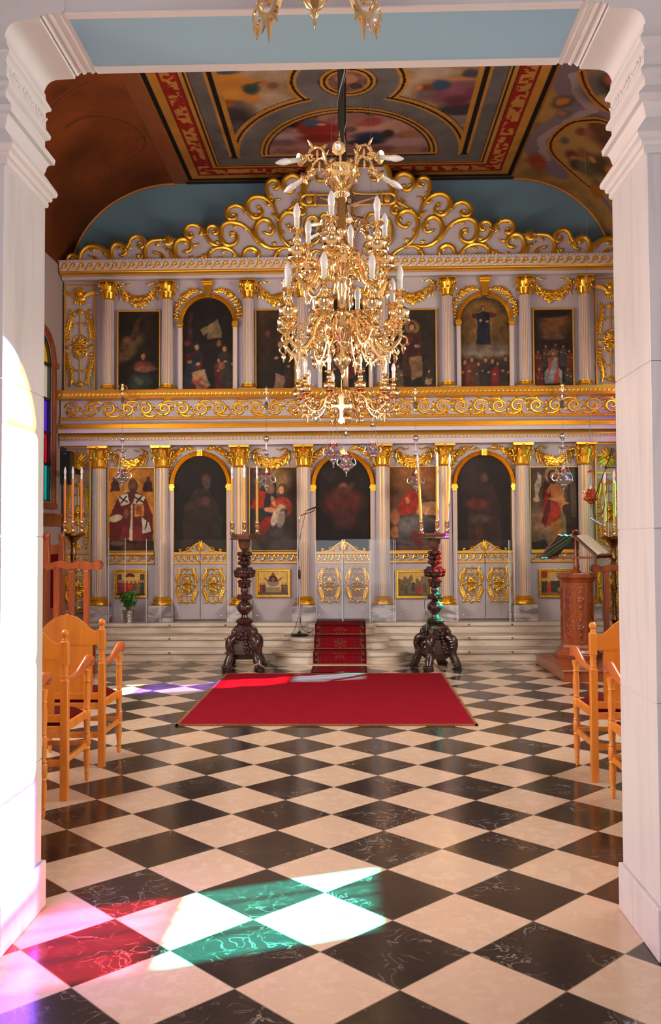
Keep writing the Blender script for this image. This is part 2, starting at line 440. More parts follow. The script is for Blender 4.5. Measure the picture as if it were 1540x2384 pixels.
# marble cladding of the piers, with its fine joints, and their plinths
zp = atY(1436, 2012, Y1).z
for sgn, n in ((1, 'trim_9'), (-1, 'trim_10')):
    w = MB(); z1 = zz(484)
    cuts = [zp] + [z for z in ((.62, 1.56, 2.16) if sgn > 0 else (.93, 1.575, 2.2))] + [z1]
    for a, b in zip(cuts[:-1], cuts[1:]):
        if sgn > 0: w.box(XJL-.3, XJL+.004, Y0-.012, Y1+.012, a+.0015, b-.0015)
        else: w.box(XJR-.004, XJR+.3, Y0-.012, Y1+.012, a+.0015, b-.0015)
    struct(w.build(n, MARBLEW, smooth=False, bevel=.002))
struct(MB().box(XJL-.4, XJL+.02, Y0-.03, Y1+.03, 0, zp).build('baseboard_left', MARBLEW, smooth=False, bevel=.006))
struct(MB().box(XJR-.02, XJR+.4, Y0-.03, Y1+.03, 0, zp).build('baseboard_right', MARBLEW, smooth=False, bevel=.006))

# nave walls with arched window openings
WZ0, WZ1, WR = 2.12, 4.0, 0.40       # sill, springing, half width
WSP = {5.42: 4.95}  # unseen near right window heightened so its sunlight climbs the left jamb
def side_wall(name, xa, xb, wins):
    w = MB(); ys = Y1
    for yc in wins:
        WZ1 = WSP.get(yc, 4.0)
        w.box(xa, xb, ys, yc-WR, 0, 7.0); w.box(xa, xb, yc-WR, yc+WR, 0, WZ0); w.box(xa, xb, yc-WR, yc+WR, WZ1+WR+.02, 7.0)
        for s in (-1, 1):
            arc = [(yc+s*WR*math.cos(t*PI/24), WZ1+WR*math.sin(t*PI/24)) for t in range(13)]+[(yc, WZ1+WR+.02), (yc+s*WR, WZ1+WR+.02)]
            poly = arc if s < 0 else arc[::-1]
            M = Matrix(((0, 1, 0, 0), (1, 0, 0, 0), (0, 0, 1, 0), (0, 0, 0, 1)))
            w.prism(poly, xa, xb, 0, M)
        ys = yc+WR
    w.box(xa, xb, ys, YB+.2, 0, 7.0)
    return struct(w.build(name, CREAM, smooth=False))
WL = (5.36, 8.5, 11.78); WRR = (5.42, 11.90)
side_wall('wall_left', XL-.2, XL, WL); side_wall('wall_right', XR, XR+.2, WRR)
struct(MB().box(XL-.2, XR+.2, YB, YB+.2, 0, 7.0).build('wall_back', BLUE, smooth=False))

def glass(name, rgb):
    m = bpy.data.materials.new(name); m.use_nodes = True; nt = m.node_tree; N = nt.nodes; L = nt.links
    N.remove(N['Principled BSDF']); out = N['Material Output']
    t = N.new('ShaderNodeBsdfTransparent'); t.inputs[0].default_value = (*rgb, 1)
    g = N.new('ShaderNodeBsdfGlossy'); g.inputs['Roughness'].default_value = .08; g.inputs[0].default_value = (.6, .6, .6, 1)
    mx = N.new('ShaderNodeMixShader'); mx.inputs[0].default_value = .05; L.new(t.outputs[0], mx.inputs[1]); L.new(g.outputs[0], mx.inputs[2])
    L.new(mx.outputs[0], out.inputs[0]); return m
GT = glass('teal_glass', (.03, .80, .62)); GR = glass('red_glass', (.85, .02, .045)); GP = glass('violet_glass', (.18, .06, .92))
GW = glass('pale_glass', (.95, .88, .55)); GO = glass('amber_glass', (1.0, .55, .04)); GB = glass('blue_glass', (.25, .45, 1.0))
LEAD = mat('window_lead', (30, 30, 28), .5); FRAMEW = mat('window_wood', (150, 74, 30), .4, noise=((8, 8, 1.5), (116, 52, 20), .4, .7))
def window(n, x, inward, yc):
    fr = MB(); hw = WR; WZ1 = WSP.get(yc, 4.0)
    # arched architrave on the room side, with small imposts
    arc = [(yc-hw-.05, WZ0-.06)]+[(yc-hw-.05, WZ1-.1)]+[(yc-(hw+.05)*math.cos(t*PI/20), WZ1+(hw+.05)*math.sin(t*PI/20)) for t in range(21)]+[(yc+hw+.05, WZ1-.1), (yc+hw+.05, WZ0-.06)]
    fr.sweep([(x+inward*.01, a, b) for a, b in arc], .045, 8, ref=(1, 0, 0))
    fr.box(min(x, x+inward*.06), max(x, x+inward*.06), yc-hw-.1, yc+hw+.1, WZ0-.1, WZ0-.02)
    for s in (-1, 1): fr.box(min(x, x+inward*.07), max(x, x+inward*.07), yc+s*(hw+.05)-.06, yc+s*(hw+.05)+.06, WZ1-.02, WZ1+.05)
    f = struct(fr.build('window_%d' % n, FRAMEW))
    xm = x-inward*.03; b = MB()
    zs = [WZ0, 2.63, 3.06, 3.52, 4.0] + ([WZ1] if WZ1 > 4.1 else [])
    for z in zs: b.box(xm-.02, xm+.02, yc-hw, yc+hw, z-.018, z+.018)
    for s in (-1, 1): b.box(xm-.02, xm+.02, yc+s*(hw-.012)-.03, yc+s*(hw-.012)+.03, WZ0, WZ1)
    for o_, t in ((-.14, .008), (.03, .006), (.17, .008)): b.box(xm-.012, xm+.012, yc+o_-t, yc+o_+t, WZ0, 2.98)
    b.sweep([(xm, yc-hw*.97*math.cos(t*PI/20), WZ1+hw*.97*math.sin(t*PI/20)) for t in range(21)], .028, 6, ref=(1, 0, 0))
    for a in (.33, .67): b.sweep([(xm, yc, WZ1), (xm, yc-hw*math.cos(a*PI), WZ1+hw*math.sin(a*PI))], .014, 6, ref=(1, 0, 0))
    b.build('glazing_bars', LEAD, f)
    for k, g in enumerate((GT, GR, GP, GW, GW)[:len(zs)-1]):
        p = MB().add([(xm, yc-hw, zs[k]), (xm, yc+hw, zs[k]), (xm, yc+hw, zs[k+1]), (xm, yc-hw, zs[k+1])], [(0, 1, 2, 3)])
        p.build('pane', g, f, smooth=False)
    for k, g in enumerate((GO, GB, GO)):
        vs = [(xm, yc, WZ1)]+[(xm, yc-hw*math.cos((k/3+t/18)*PI), WZ1+hw*math.sin((k/3+t/18)*PI)) for t in range(7)]
        MB().add(vs, [(0, i, i+1) for i in range(1, 7)]).build('pane', g, f, smooth=False)
i = 0
for yc in WL: i += 1; window(i, XL, 1, yc)
for yc in WRR: i += 1; window(i, XR, -1, yc)

# wooden picture rail on the side walls
w = MB().box(XL, XL+.035, Y1, YB-.25, 1.79, 1.95).box(XL, XL+.05, Y1, YB-.25, 1.93, 1.96)
struct(w.build('trim_11', REDWOOD, smooth=False))
w = MB().box(XR-.035, XR, Y1, YB-.25, 1.79, 1.95).box(XR-.05, XR, Y1, YB-.25, 1.93, 1.96)
struct(w.build('trim_12', REDWOOD, smooth=False))

# ------------------------------------------------------------------ ceiling: flat painted field, two coved vaults
GLD, BLK, RED_, GRY = (186, 128, 52), (24, 20, 18), (150, 34, 22), (104, 98, 94)
PXL, PXR, PYB = atZ(428, 406, ZC).x, atZ(1196, 408, ZC).x, 12.93
AX = (PXL+PXR)/2
cz = lambda x, y: tuple(atZ(x, y, ZC))[:2]
def ceil_canvas(U, V):
    c = Canvas(U, V, GRY); c.mottle(.12, 6, 3)
    d = np.minimum(np.minimum(U-PXL, PXR-U), np.minimum(PYB-V, V-3.95))
    dx = np.minimum(U-PXL, PXR-U)
    # spandrel fields with reclining figures among clouds
    el = np.hypot((U-AX)/1.62, (V-12.15)/1.75); ci = np.hypot(U-AX, V-10.17)
    sky = Canvas(U, V, (150, 118, 82)); sky.warp(.12, 3, 21)
    n = fbm(U, V, 2.2, 5); sky.mask(np.clip((n-.5)*6, 0, 1), (176, 150, 128)); sky.mask(np.clip((.42-n)*6, 0, 1), (110, 92, 90))
    E = lambda x, y, w, h, col, so=.65: (lambda a, b: sky.e(a[0], a[1], abs(b[0]-a[0]), h*.0092, col, so))(cz(x, y), cz(x+w, y))
    # left: orange mantle over green tunic
    E(545, 285, 60, 50, (62, 54, 58)); E(520, 330, 40, 40, (52, 46, 50)); E(560, 300, 30, 20, (84, 76, 84))
    E(530, 180, 42, 16, (196, 128, 48)); E(560, 196, 60, 18, (190, 122, 44)); E(540, 222, 52, 14, (206, 140, 56)); E(525, 240, 24, 10, (150, 84, 34)); E(585, 222, 24, 18, (196, 126, 52))
    E(588, 208, 20, 14, (52, 66, 54)); E(604, 198, 14, 8, (60, 74, 60)); E(637, 200, 14, 9, (120, 84, 64)); E(612, 197, 10, 8, (168, 108, 70)); E(520, 165, 40, 8, (66, 74, 88))
    # right: rose skirt, blue bodice, long brown hair
    E(1075, 255, 60, 16, (60, 52, 58)); E(1075, 280, 42, 16, (128, 112, 108)); E(1085, 320, 34, 30, (58, 52, 56))
    E(1040, 222, 40, 22, (120, 66, 80)); E(1072, 208, 38, 18, (138, 80, 90)); E(1095, 222, 20, 16, (120, 66, 76)); E(1060, 235, 30, 14, (104, 54, 64)); E(1024, 198, 22, 12, (52, 72, 92)); E(990, 204, 20, 8, (112, 58, 40)); E(975, 204, 10, 7, (182, 118, 88)); E(1078, 184, 34, 5, (190, 122, 84)); E(1105, 228, 8, 7, (176, 96, 62))
    E(1100, 170, 20, 10, (70, 66, 70))
    field = (dx > .885) & (el > 1.0) & (ci > .70) & (V < 12.10) & (V > 8.2)
    c.C[field] = sky.C[field]
    # lunette with two seated figures
    lu = Canvas(U, V, (150, 104, 92)); lu.warp(.1, 3, 31); n = fbm(U, V, 3, 15); lu.mask(np.clip((n-.5)*6, 0, 1), (178, 132, 116)); lu.mask(np.clip((.42-n)*6, 0, 1), (112, 74, 70))
    E = lambda x, y, w, h, col, so=.65: (lambda a, b: lu.e(a[0], a[1], abs(b[0]-a[0]), h*.0092, col, so))(cz(x, y), cz(x+w, y))
    E(672, 320, 40, 14, (166, 140, 140)); E(650, 332, 36, 12, (120, 84, 84)); E(690, 285, 26, 16, (40, 30, 32)); E(940, 330, 60, 14, (170, 130, 128)); E(965, 310, 30, 12, (160, 104, 70))
    E(750, 300, 46, 18, (150, 40, 34)); E(745, 322, 50, 14, (132, 36, 32)); E(715, 296, 20, 22, (138, 44, 38)); E(728, 286, 22, 12, (66, 84, 96)); E(728, 268, 17, 10, (96, 52, 36)); E(726, 268, 8, 6, (202, 150, 116)); E(748, 290, 12, 4, (196, 140, 104))
    E(868, 318, 46, 16, (44, 50, 70)); E(850, 330, 48, 10, (36, 40, 58)); E(868, 284, 24, 14, (148, 64, 54)); E(845, 288, 16, 6, (160, 78, 62)); E(868, 262, 15, 9, (78, 54, 42)); E(872, 262, 8, 6, (192, 138, 104)); E(905, 310, 14, 12, (60, 40, 34)); E(815, 300, 14, 8, (96, 78, 64))
    l1 = np.hypot((U-AX)/1.21, (V-12.15)/1.37)
    m = (l1 < .93) & (V < 12.11); c.C[m] = lu.C[m]
    # central medallion
    me = Canvas(U, V, (140, 96, 78)); me.warp(.08, 4, 41); me.mottle(.5, 6, 44); me.e(AX-.07, 10.33, .08, .06, (112, 62, 44)).e(AX+.1, 10.28, .07, .07, (70, 54, 48)).e(AX, 10.12, .12, .1, (168, 112, 86))
    m = ci < .23; c.C[m] = me.C[m]
    # painted mouldings
    def band(val, pairs, cond):
        for lo, hi, col in pairs: c.mask((val >= lo) & (val < hi) & cond, col)
    up = V < 12.16
    band(l1, ((.905, .925, BLK), (.925, .955, GLD), (.955, .975, BLK), (.975, 1.005, GLD), (1.005, 1.015, (70, 30, 22))), up)
    c.mask((l1 < .97) & (V > 12.08) & (V < 12.13), GLD); c.mask((l1 < .99) & (V > 12.13) & (V < 12.16), BLK)
    oc = (ci > .60) & (dx > .76) & up & (V > 8.2)
    band(el, ((.925, .945, GLD), (.945, .965, BLK), (.965, 1.0, GLD), (1.0, 1.008, BLK)), oc)
    oc = (el > .965) & (dx > .8) & (V > 8.2)
    band(ci, ((.60, .635, GLD), (.635, .67, BLK), (.67, .71, GLD)), oc)
    band(ci, ((.23, .26, GLD), (.26, .29, BLK), (.29, .33, GLD), (.33, .345, (70, 30, 22))), True)
    oc = (el > .94) & up
    band(dx, ((.74, .785, GLD), (.785, .84, BLK), (.84, .90, GLD)), oc)
    c.mask((dx > .76) & (el > .95) & (dx < 1.1) & (V > 12.11) & (V < 12.16), BLK)
    orn = fbm(U, V, 16, 77, 2) > .5
    for lo, hi, col in ((0, .035, (150, 96, 44)), (.035, .09, BLK), (.09, .20, GLD), (.20, .215, (90, 24, 16)), (.215, .44, RED_), (.44, .455, BLK), (.455, .50, GLD), (.50, .53, BLK), (.53, .555, GLD), (.555, .565, (80, 30, 20))):
        c.mask((d >= lo) & (d < hi), col)
    c.mask((d > .245) & (d < .41) & orn, (190, 134, 62))
    c.mottle(.14, 3, 50); c.C *= .9; return c
def ceil_part(xa, xb, ya, yb, step):
    u = np.linspace(xa, xb, int((xb-xa)/step)+2); v = np.linspace(ya, yb, int((yb-ya)/step)+2)
    U, V = np.meshgrid(u, v, indexing='ij'); c = ceil_canvas(U, V)
    return np.stack([U, V, np.full(U.shape, ZC)], -1), c.lin()
P, C = ceil_part(PXL, PXR, 9.6, PYB, .0125)
field = struct(grid_obj('ceiling_field', P, C, FRESCO))
P, C = ceil_part(PXL, PXR, Y1, 9.6, .05)
struct(grid_obj('ceiling_field', P, C, FRESCO))
# the field stands a little proud of the vaults: black edge at the screen end
struct(MB().box(PXL-.01, PXR+.01, PYB, PYB+.03, ZC-.03, ZC+.03).build('trim_13', LEAD, smooth=False))

VA, VAR, VB, VZ = 1.55, XR-PXR, 1.37, 5.5
def vault_pt(side, th):
    x = XL+VA-VA*math.cos(th) if side < 0 else XR-VAR+VAR*math.cos(th)
    return x, VZ+VB*math.sin(th)
def vpx(x, y, side=1):
    d = ray(x, y); t0, t1 = 4.0, 16.0
    def inside(t):
        p = CAM+d*t
        if p.z < VZ: return (p.x < XR) if side > 0 else (p.x > XL)
        q = (p.x-(XR-VAR))/VAR if side > 0 else ((XL+VA)-p.x)/VA
        return q*abs(q)+((p.z-VZ)/VB)**2 < 1
    for _ in range(40):
        tm = (t0+t1)/2
        if inside(tm): t0 = tm
        else: t1 = tm
    p = CAM+d*t0
    th = math.atan2(max(0, (p.z-VZ)/VB), (p.x-(XR-VAR))/VAR if side > 0 else ((XL+VA)-p.x)/VA)
    return th*1.5, p.y
def vault(side):
    nu, nv = 170, 300
    th = np.linspace(0, PI/2, nu); v = np.concatenate([np.linspace(Y1, 8.5, 30), np.linspace(8.5, YB, nv-29)[1:]])
    TH, V = np.meshgrid(th, v, indexing='ij'); U = TH*1.5
    if side > 0:
        c = Canvas(U, V, (148, 112, 62)); c.warp(.18, 2.4, 61)
        q = lambda *a: [vpx(*p) for p in a]
        c.mottle(.3, 3, 62)
        c.l(q((1330, 165), (1345, 215), (1375, 250), (1420, 270)), .22, (112, 96, 100)); c.l(q((1400, 265), (1330, 270), (1280, 300), (1245, 340), (1265, 375), (1300, 400)), .17, (118, 100, 106))
        c.l(q((1335, 175), (1350, 225), (1390, 262), (1330, 275), (1262, 325), (1275, 370)), .06, (150, 130, 130))
        for x, y, r, col in ((1313, 235, .16, (78, 70, 52)), (1312, 233, .09, (176, 106, 58)), (1318, 262, .14, (96, 88, 84)), (1312, 261, .07, (168, 98, 52)), (1250, 372, .16, (136, 62, 34)), (1255, 385, .13, (150, 70, 36))):
            a = vpx(x, y); c.e(a[0], a[1], r*.8, r, col, .7)
        lower = q((1436, 297), (1400, 281), (1370, 280), (1330, 287), (1298, 310), (1283, 335), (1290, 360), (1320, 390), (1360, 425), (1395, 450), (1420, 480), (1436, 520))
        c.p(lower, (158, 122, 66))
        for x, y, r, col in ((1350, 308, .1, (120, 62, 40)), (1380, 315, .16, (142, 88, 56)), (1420, 320, .3, (78, 60, 44)), (1318, 330, .09, (96, 86, 70)), (1400, 296, .2, (92, 60, 38)), (1335, 362, .14, (104, 56, 42)), (1342, 372, .1, (176, 110, 74)), (1365, 360, .12, (128, 80, 48)), (1345, 385, .14, (62, 54, 46)), (1370, 395, .2, (92, 82, 56)), (1400, 385, .24, (74, 62, 40)), (1380, 372, .07, (184, 116, 66)), (1425, 400, .16, (172, 104, 50)), (1425, 350, .16, (150, 44, 30)), (1415, 430, .15, (120, 70, 48)), (1390, 430, .12, (104, 84, 70))):
            a = vpx(x, y); c.e(a[0], a[1], r*.8, r, col, .7)
        up = q((1355, 168), (1362, 195), (1380, 225), (1410, 252), (1445, 272), (1450, 165))
        c.p(up, (150, 112, 74))
        for x, y, r, col in ((1390, 205, .3, (96, 90, 84)), (1425, 200, .2, (60, 54, 48)), (1425, 190, .12, (160, 84, 54)), (1440, 215, .14, (84, 44, 36)), (1428, 236, .09, (120, 48, 36)), (1405, 240, .16, (166, 126, 80))):
            a = vpx(x, y); c.e(a[0], a[1], r*.8, r, col, .7)
        for pl_ in (lower, up[:5]):
            c.l(pl_, .055, (176, 112, 44), 1, True); c.l(pl_, .016, (40, 24, 14), 1, True)
        a = vpx(1388, 443); c.e(a[0], a[1], .12, .16, (150, 96, 44)); c.l(q((1405, 465), (1425, 490), (1440, 520)), .06, (120, 104, 110))
    else:
        c = Canvas(U, V, (116, 62, 30)); c.warp(.1, 2, 71); c.mottle(.35, 1.5, 72)
        q = lambda *a: [vpx(x, y, -1) for x, y in a]
        for pl_ in (q((120, 250), (160, 215), (205, 190)), q((155, 295), (200, 272), (260, 275), (310, 295), (338, 325), (330, 350), (290, 380), (240, 410)), q((330, 175), (350, 230), (395, 340), (415, 390))):
            c.l(pl_, .05, (126, 70, 36), 1, True); c.l(pl_, .010, (96, 50, 24), 1, True)
    X = (XL+VA-VA*np.cos(TH)) if side < 0 else (XR-VAR+VAR*np.cos(TH))
    Z = VZ+VB*np.sin(TH)
    o = struct(grid_obj('ceiling_vault', np.stack([X, V, Z], -1), c.lin(), FRESCO)); return o
vault(-1); vault(1)
w = MB(); w.box(XL+VA-.02, PXL, Y1, YB, ZC-.004, ZC+.03)
struct(w.build('ceiling_flat', BROWNV, smooth=False))
# plaster shell above, so that no daylight leaks in
struct(MB().box(XL-.2, XR+.2, Y0, YB+.2, 7.0, 7.1).build('ceiling', PLASTER, smooth=False))
# gilt edge where the vaults meet the end wall
for s, n in ((-1, 'trim_14'), (1, 'trim_15')):
    pts = [(vault_pt(s, t*PI/2/24)[0], YB-.02, vault_pt(s, t*PI/2/24)[1]-.01) for t in range(25)]
    struct(MB().sweep(pts, .022, 6, ref=(0, 1, 0)).build(n, mat('vault_edge_gilding', (190, 122, 56), .5, .2)))
# ------------------------------------------------------------------ icon screen (iconostasis)
YW = 12.62      # face of its wall
YC = 12.52      # column axes
def gx(x, Y=YW, y=1200): return atY(x, y, Y).x
def gz(y, Y=YW): return atY(300, y, Y).z
ICO = thing('icon_screen', 'lilac and gilded wooden icon screen with two storeys of columns across the church end', 'altar screen', (AX*0-.19, YW, 0))
IM = ICO.matrix_basis.inverted() if False else T(.19, -YW, 0)
def ipart(mb, name, mats, parent=None, **k):
    """build a part of the screen from world coordinates"""
    if parent is None:
        mb.v = [(a+.19, b-YW, c) for a, b, c in mb.v]; parent = ICO
    else:
        mb.v = [(a+.19, b-YW, c) for a, b, c in mb.v]
    return mb.build(name, mats, parent, **k)
# steps under it -----------------------------------------------------
AXX = -.19
st = thing('marble_steps', 'three worn pale marble steps with a rounded middle bay below the icon screen', 'steps', (AXX, 11.6, 0))
def bay(w, d, z0, z1, yb):
    n = 24; f = [(AXX-w*1.0, yb)]
    for i in range(n+1):
        t = PI*i/n; a = abs(math.cos(t))**.55*(1 if math.cos(t) > 0 else -1)
        f.append((AXX-w*a, yb-d*math.sin(t)**.45))
    f.append((AXX+w, yb)); return f
for k, (yf, w_, d_) in enumerate(((11.6, .86, .36), (11.9, .66, .36), (12.2, .48, .36))):
    z0, z1 = k*.15, (k+1)*.15
    b = MB()
    # tread slab with rounded nosing, riser set back below it
    b.box(XL+.01, XR-.01, yf+.03, YB-.01, z0, z1-.05).box(XL+.01, XR-.01, yf, YB-.01, z1-.05, z1)
    for (ins, za, zb) in ((.02, z0, z1-.045), (0, z1-.05, z1)):
        f = bay(w_-ins, d_-ins, za, zb, yf+.04); m_ = len(f)
        vs = [(a, c, za) for a, c in f]+[(a, c, zb) for a, c in f]
        fs = [tuple(range(m_, 2*m_)), tuple(range(m_-1, -1, -1))]+[(i, (i+1) % m_, m_+(i+1) % m_, m_+i) for i in range(m_)]
        b.add(vs, fs)
    b.v = [(x-AXX, y-11.6, z) for x, y, z in b.v]
    b.build('step', STEP, st, smooth=False, bevel=.012)
b = MB(); f = bay(.90, .46, 0, .03, 11.62); m_ = len(f)
vs = [(a, c, 0) for a, c in f]+[(a, c, .018) for a, c in f]
b.add(vs, [tuple(range(m_, 2*m_))]+[(i, (i+1) % m_, m_+(i+1) % m_, m_+i) for i in range(m_)])
b.v = [(x-AXX, y-11.6, z) for x, y, z in b.v]; b.build('foot_slab', STEP, st, smooth=False)
# brass stair-rod eyes along the steps
for k, yf in enumerate((11.6, 11.9, 12.2)):
    for x in (gx(395, yf), gx(525, yf), gx(1090, yf), gx(1190, yf)): MB().blob(x-AXX, yf-11.6, .15*k+.12, .014).build('rod_eye', BRASSD, st)

# wall and mouldings --------------------------------------------------
xl, xr = XL+.02, XR-.02
ZP = .45
w = MB(); w.box(xl, xr, YW, YW+.12, ZP, gz(648)); ipart(w, 'screen_wall', LILAC, smooth=False)
ZT = gz(655)
# mid entablature: stack of (y_px_top, y_px_bottom, projection, gold?)
def molding(name, y0, y1, proj, m, rnd=None, parent=None):
    z0, z1 = gz(y1), gz(y0); w = MB(); yf = YW-proj
    if rnd == 'ogee':
        n = 8; pr = [(yf+.07*(1-math.sin(t/n*PI/2)), z0+(z1-z0)*t/n) for t in range(n+1)]
    elif rnd == 'cove':
        n = 8; pr = [(yf+.09*math.cos(t/n*PI/2), z0+(z1-z0)*(1-math.cos(t/n*PI/2)) if False else z0+(z1-z0)*t/n) for t in range(n+1)]
    elif rnd == 'torus':
        n = 8; r = (z1-z0)/2; pr = [(yf+r*.8*(1-math.sin(t/n*PI)), z0+(z1-z0)*t/n) for t in range(n+1)]
    else: pr = [(yf, z0), (yf, z1)]
    la = [(xl, a, b) for a, b in pr]; lb = [(xr, a, b) for a, b in pr]
    w.strip(la, lb)
    w.add([(xl, YW+.01, z0), (xr, YW+.01, z0), (xr, pr[0][0], z0), (xl, pr[0][0], z0)], [(0, 1, 2, 3)])
    w.add([(xl, YW+.01, z1), (xr, YW+.01, z1), (xr, pr[-1][0], z1), (xl, pr[-1][0], z1)], [(3, 2, 1, 0)])
    return ipart(w, name, m, ang=50)
molding('architrave', 1040, 1029, .16, LILAC2)
mo = molding('bead_moulding', 1029, 1022, .18, LILAC2)
w = MB()
for i in range(150):
    x = xl+(xr-xl)*(i+.5)/150; w.blob(x, YW-.19, gz(1026), .014, .014, .017, 6, 4)
ipart(w, 'beads', GOLD, mo)['kind'] = 'stuff'
mo = molding('leaf_moulding', 1022, 1012, .21, GOLDF, 'ogee')
w = MB()
for i in range(120):
    x = xl+(xr-xl)*(i+.5)/120
    w.leaf(x, gz(1012), PI/2-.3, .05, .02, YW-.185, .5, .7)
ipart(w, 'leaf_carving', GOLD, mo)['kind'] = 'stuff'
molding('cornice_band', 1012, 1003, .24, LILAC2)
molding('gilt_moulding', 1003, 999, .27, GOLD, 'torus'); molding('gilt_moulding', 999, 993, .25, GOLD, 'torus')
molding('cavetto', 993, 982, .23, LILAC2, 'cove')
mo = molding('rope_moulding', 982, 975, .17, GOLDF, 'torus')
w = MB()
for i in range(150):
    x = xl+(xr-xl)*(i+.5)/150; w.rel([(x-.018, gz(981)), (x+.018, gz(976))], [.006, .011, .006], YW-.172, .8, 6, 0, 1)
ipart(w, 'rope_carving', GOLD, mo)['kind'] = 'stuff'
fr = molding('frieze', 975, 936, .12, LILAC)
ml = molding('ledge_moulding', 936, 917, .30, GOLDF, 'torus')
w = MB()
for i in range(130):
    x = xl+(xr-xl)*(i+.5)/130; w.rel([(x-.014, gz(932)), (x+.004, gz(927)), (x+.014, gz(922))], [.008, .015, .008], YW-.30, .8, 6, 0, 2)
ipart(w, 'rope_carving', GOLD, ml)['kind'] = 'stuff'
# frieze scrolls: running rinceau
w = MB(); zc = (gz(936)+gz(975))/2; zh = (gz(936)-gz(975))*.44; P_ = .262; n = int((xr-xl-.1)/P_)
for i in range(n+1):
    x = AXX+(i-n/2)*P_; s = 1 if i % 2 == 0 else -1; mir = -1 if x < AXX else 1
    sp = []
    for t in range(16):
        a = .2+t*.55; r = zh*(1.0-.052*t); sp.append((x+mir*r*1.05*math.cos(a), zc+s*r*math.sin(a)*.95))
    w.rel(sp, [.010, .021, .019, .016, .016], YW-.125, .9, 7, 0, 3)
    w.rel([(x-mir*.19, zc-s*zh*.6), (x-mir*.12, zc-s*zh*.95), (x-mir*.02, zc-s*zh*.95), (x+mir*.09, zc-s*zh*.3)], [.005, .016, .017, .010], YW-.125, .8, 7, 0, 4)
    for q in range(5):
        a = .6+q*1.1; w.leaf(x+mir*zh*.95*math.cos(a), zc+s*zh*.9*math.sin(a), a*mir*s+.9, .05, .022, YW-.13, .8)
    w.blob(x, YW-.13, zc, zh*.2, .015, zh*.2)
    for q in (-1, 1): w.leaf(x-mir*P_/2, zc+q*zh*.2, q*1.3+(0 if mir > 0 else PI), .06, .02, YW-.13, .7*q)
    w.blob(x-mir*P_/2, YW-.13, zc, .02, .018, .02)
ipart(w, 'scroll_carving', GOLD, fr)
# top cornice
molding('upper_architrave', 655, 648, .10, LILAC2)
molding('gilt_moulding', 648, 640, .20, GOLD, 'torus')
mo = molding('wave_band', 640, 622, .22, LILAC2)
w = MB(); zc = (gz(640)+gz(622))/2; zh = (gz(622)-gz(640))*.38; n = 66
def wave(mb, x, zc, zh, pitch, y, s=1, r=.010):
    pts = [(x+s*pitch*q, zc+zh*t) for q, t in ((-.5, -.95), (-.25, -.8), (-.06, -.25), (.0, .45), (.17, .95), (.38, .75), (.42, .2), (.28, -.12), (.16, .12), (.22, .36))]
    mb.rel(pts, [r*.8, r*1.2, r*1.5, r*1.3, r*1.0, r*.8], y, .7, 6, 0, 2)
for i in range(n):
    x = xl+(xr-xl)*(i+.5)/n; wave(w, x, zc, zh, (xr-xl)/n, YW-.222, -1 if False else 1, .013)
ipart(w, 'wave_carving', GOLDF, mo)
molding('cornice_top', 622, 617, .26, LILAC2)
w = MB()
for i in range(170):
    x = xl+(xr-xl)*(i+.5)/170; w.blob(x, YW-.262, gz(619.5), .009, .008, .010, 6, 4)
ipart(w, 'beads', GOLDF)['kind'] = 'stuff'

# columns --------------------------------------------------------------
def capital(mb, r, h, wa):
    """corinthian capital, foot at z=0, shaft radius r, height h, abacus half width wa"""
    mb.lathe([(r*1.06, 0), (r*1.16, h*.03), (r*1.05, h*.06), (r*1.02, h*.1), (r*1.08, h*.5), (r*1.35, h*.8), (r*1.5, h*.86)], 16)
    ab = [(-wa, h*.90), (wa, h*.90), (wa*1.08, h*.95), (wa*1.08, h), (-wa*1.08, h), (-wa*1.08, h*.95)]
    mb.prism(ab[:], -wa, wa)
    for row, (z0, L, n, off) in enumerate(((.08, .38, 8, 0), (.40, .36, 8, PI/8))):
        for i in range(n):
            a = off+2*PI*i/n; c, s_ = math.cos(a), math.sin(a)
            rr = r*1.04+row*r*.1
            pts = [(c*rr, s_*rr, h*z0), (c*rr*1.1, s_*rr*1.1, h*(z0+L*.5)), (c*rr*1.22, s_*rr*1.22, h*(z0+L*.92)), (c*rr*1.6, s_*rr*1.6, h*(z0+L)), (c*rr*1.66, s_*rr*1.66, h*(z0+L*.8))]
            mb.sweep(crv(pts, 2), [r*.22, r*.34, r*.34, r*.28, r*.14], 6, ref=(c, s_, 0), flat=.45)
    for i in range(4):
        a = PI/4+i*PI/2; c, s_ = math.cos(a), math.sin(a); R0 = wa*1.28
        sp = [(c*(r*1.1), s_*(r*1.1), h*.55), (c*R0*.85, s_*R0*.85, h*.8), (c*R0, s_*R0, h*.84), (c*R0*1.06, s_*R0*1.06, h*.74), (c*R0*.97, s_*R0*.97, h*.68), (c*R0*.92, s_*R0*.92, h*.75)]
        mb.sweep(crv(sp, 3), [r*.1, r*.16, r*.16, r*.12], 6, ref=(-s_, c, 0))
    for i in range(4):
        a = i*PI/2; mb.blob(math.cos(a)*wa, math.sin(a)*wa, h*.9, r*.22)
def base_prof(r, h, w_):
    return [(r*1.5, 0), (r*1.55, h*.12), (r*1.5, h*.28), (r*1.28, h*.36), (r*1.2, h*.48), (r*1.32, h*.58), (r*1.34, h*.68), (r*1.22, h*.76), (r*1.1, h*.84), (r*1.12, h*.94), (r*1.0, h)]
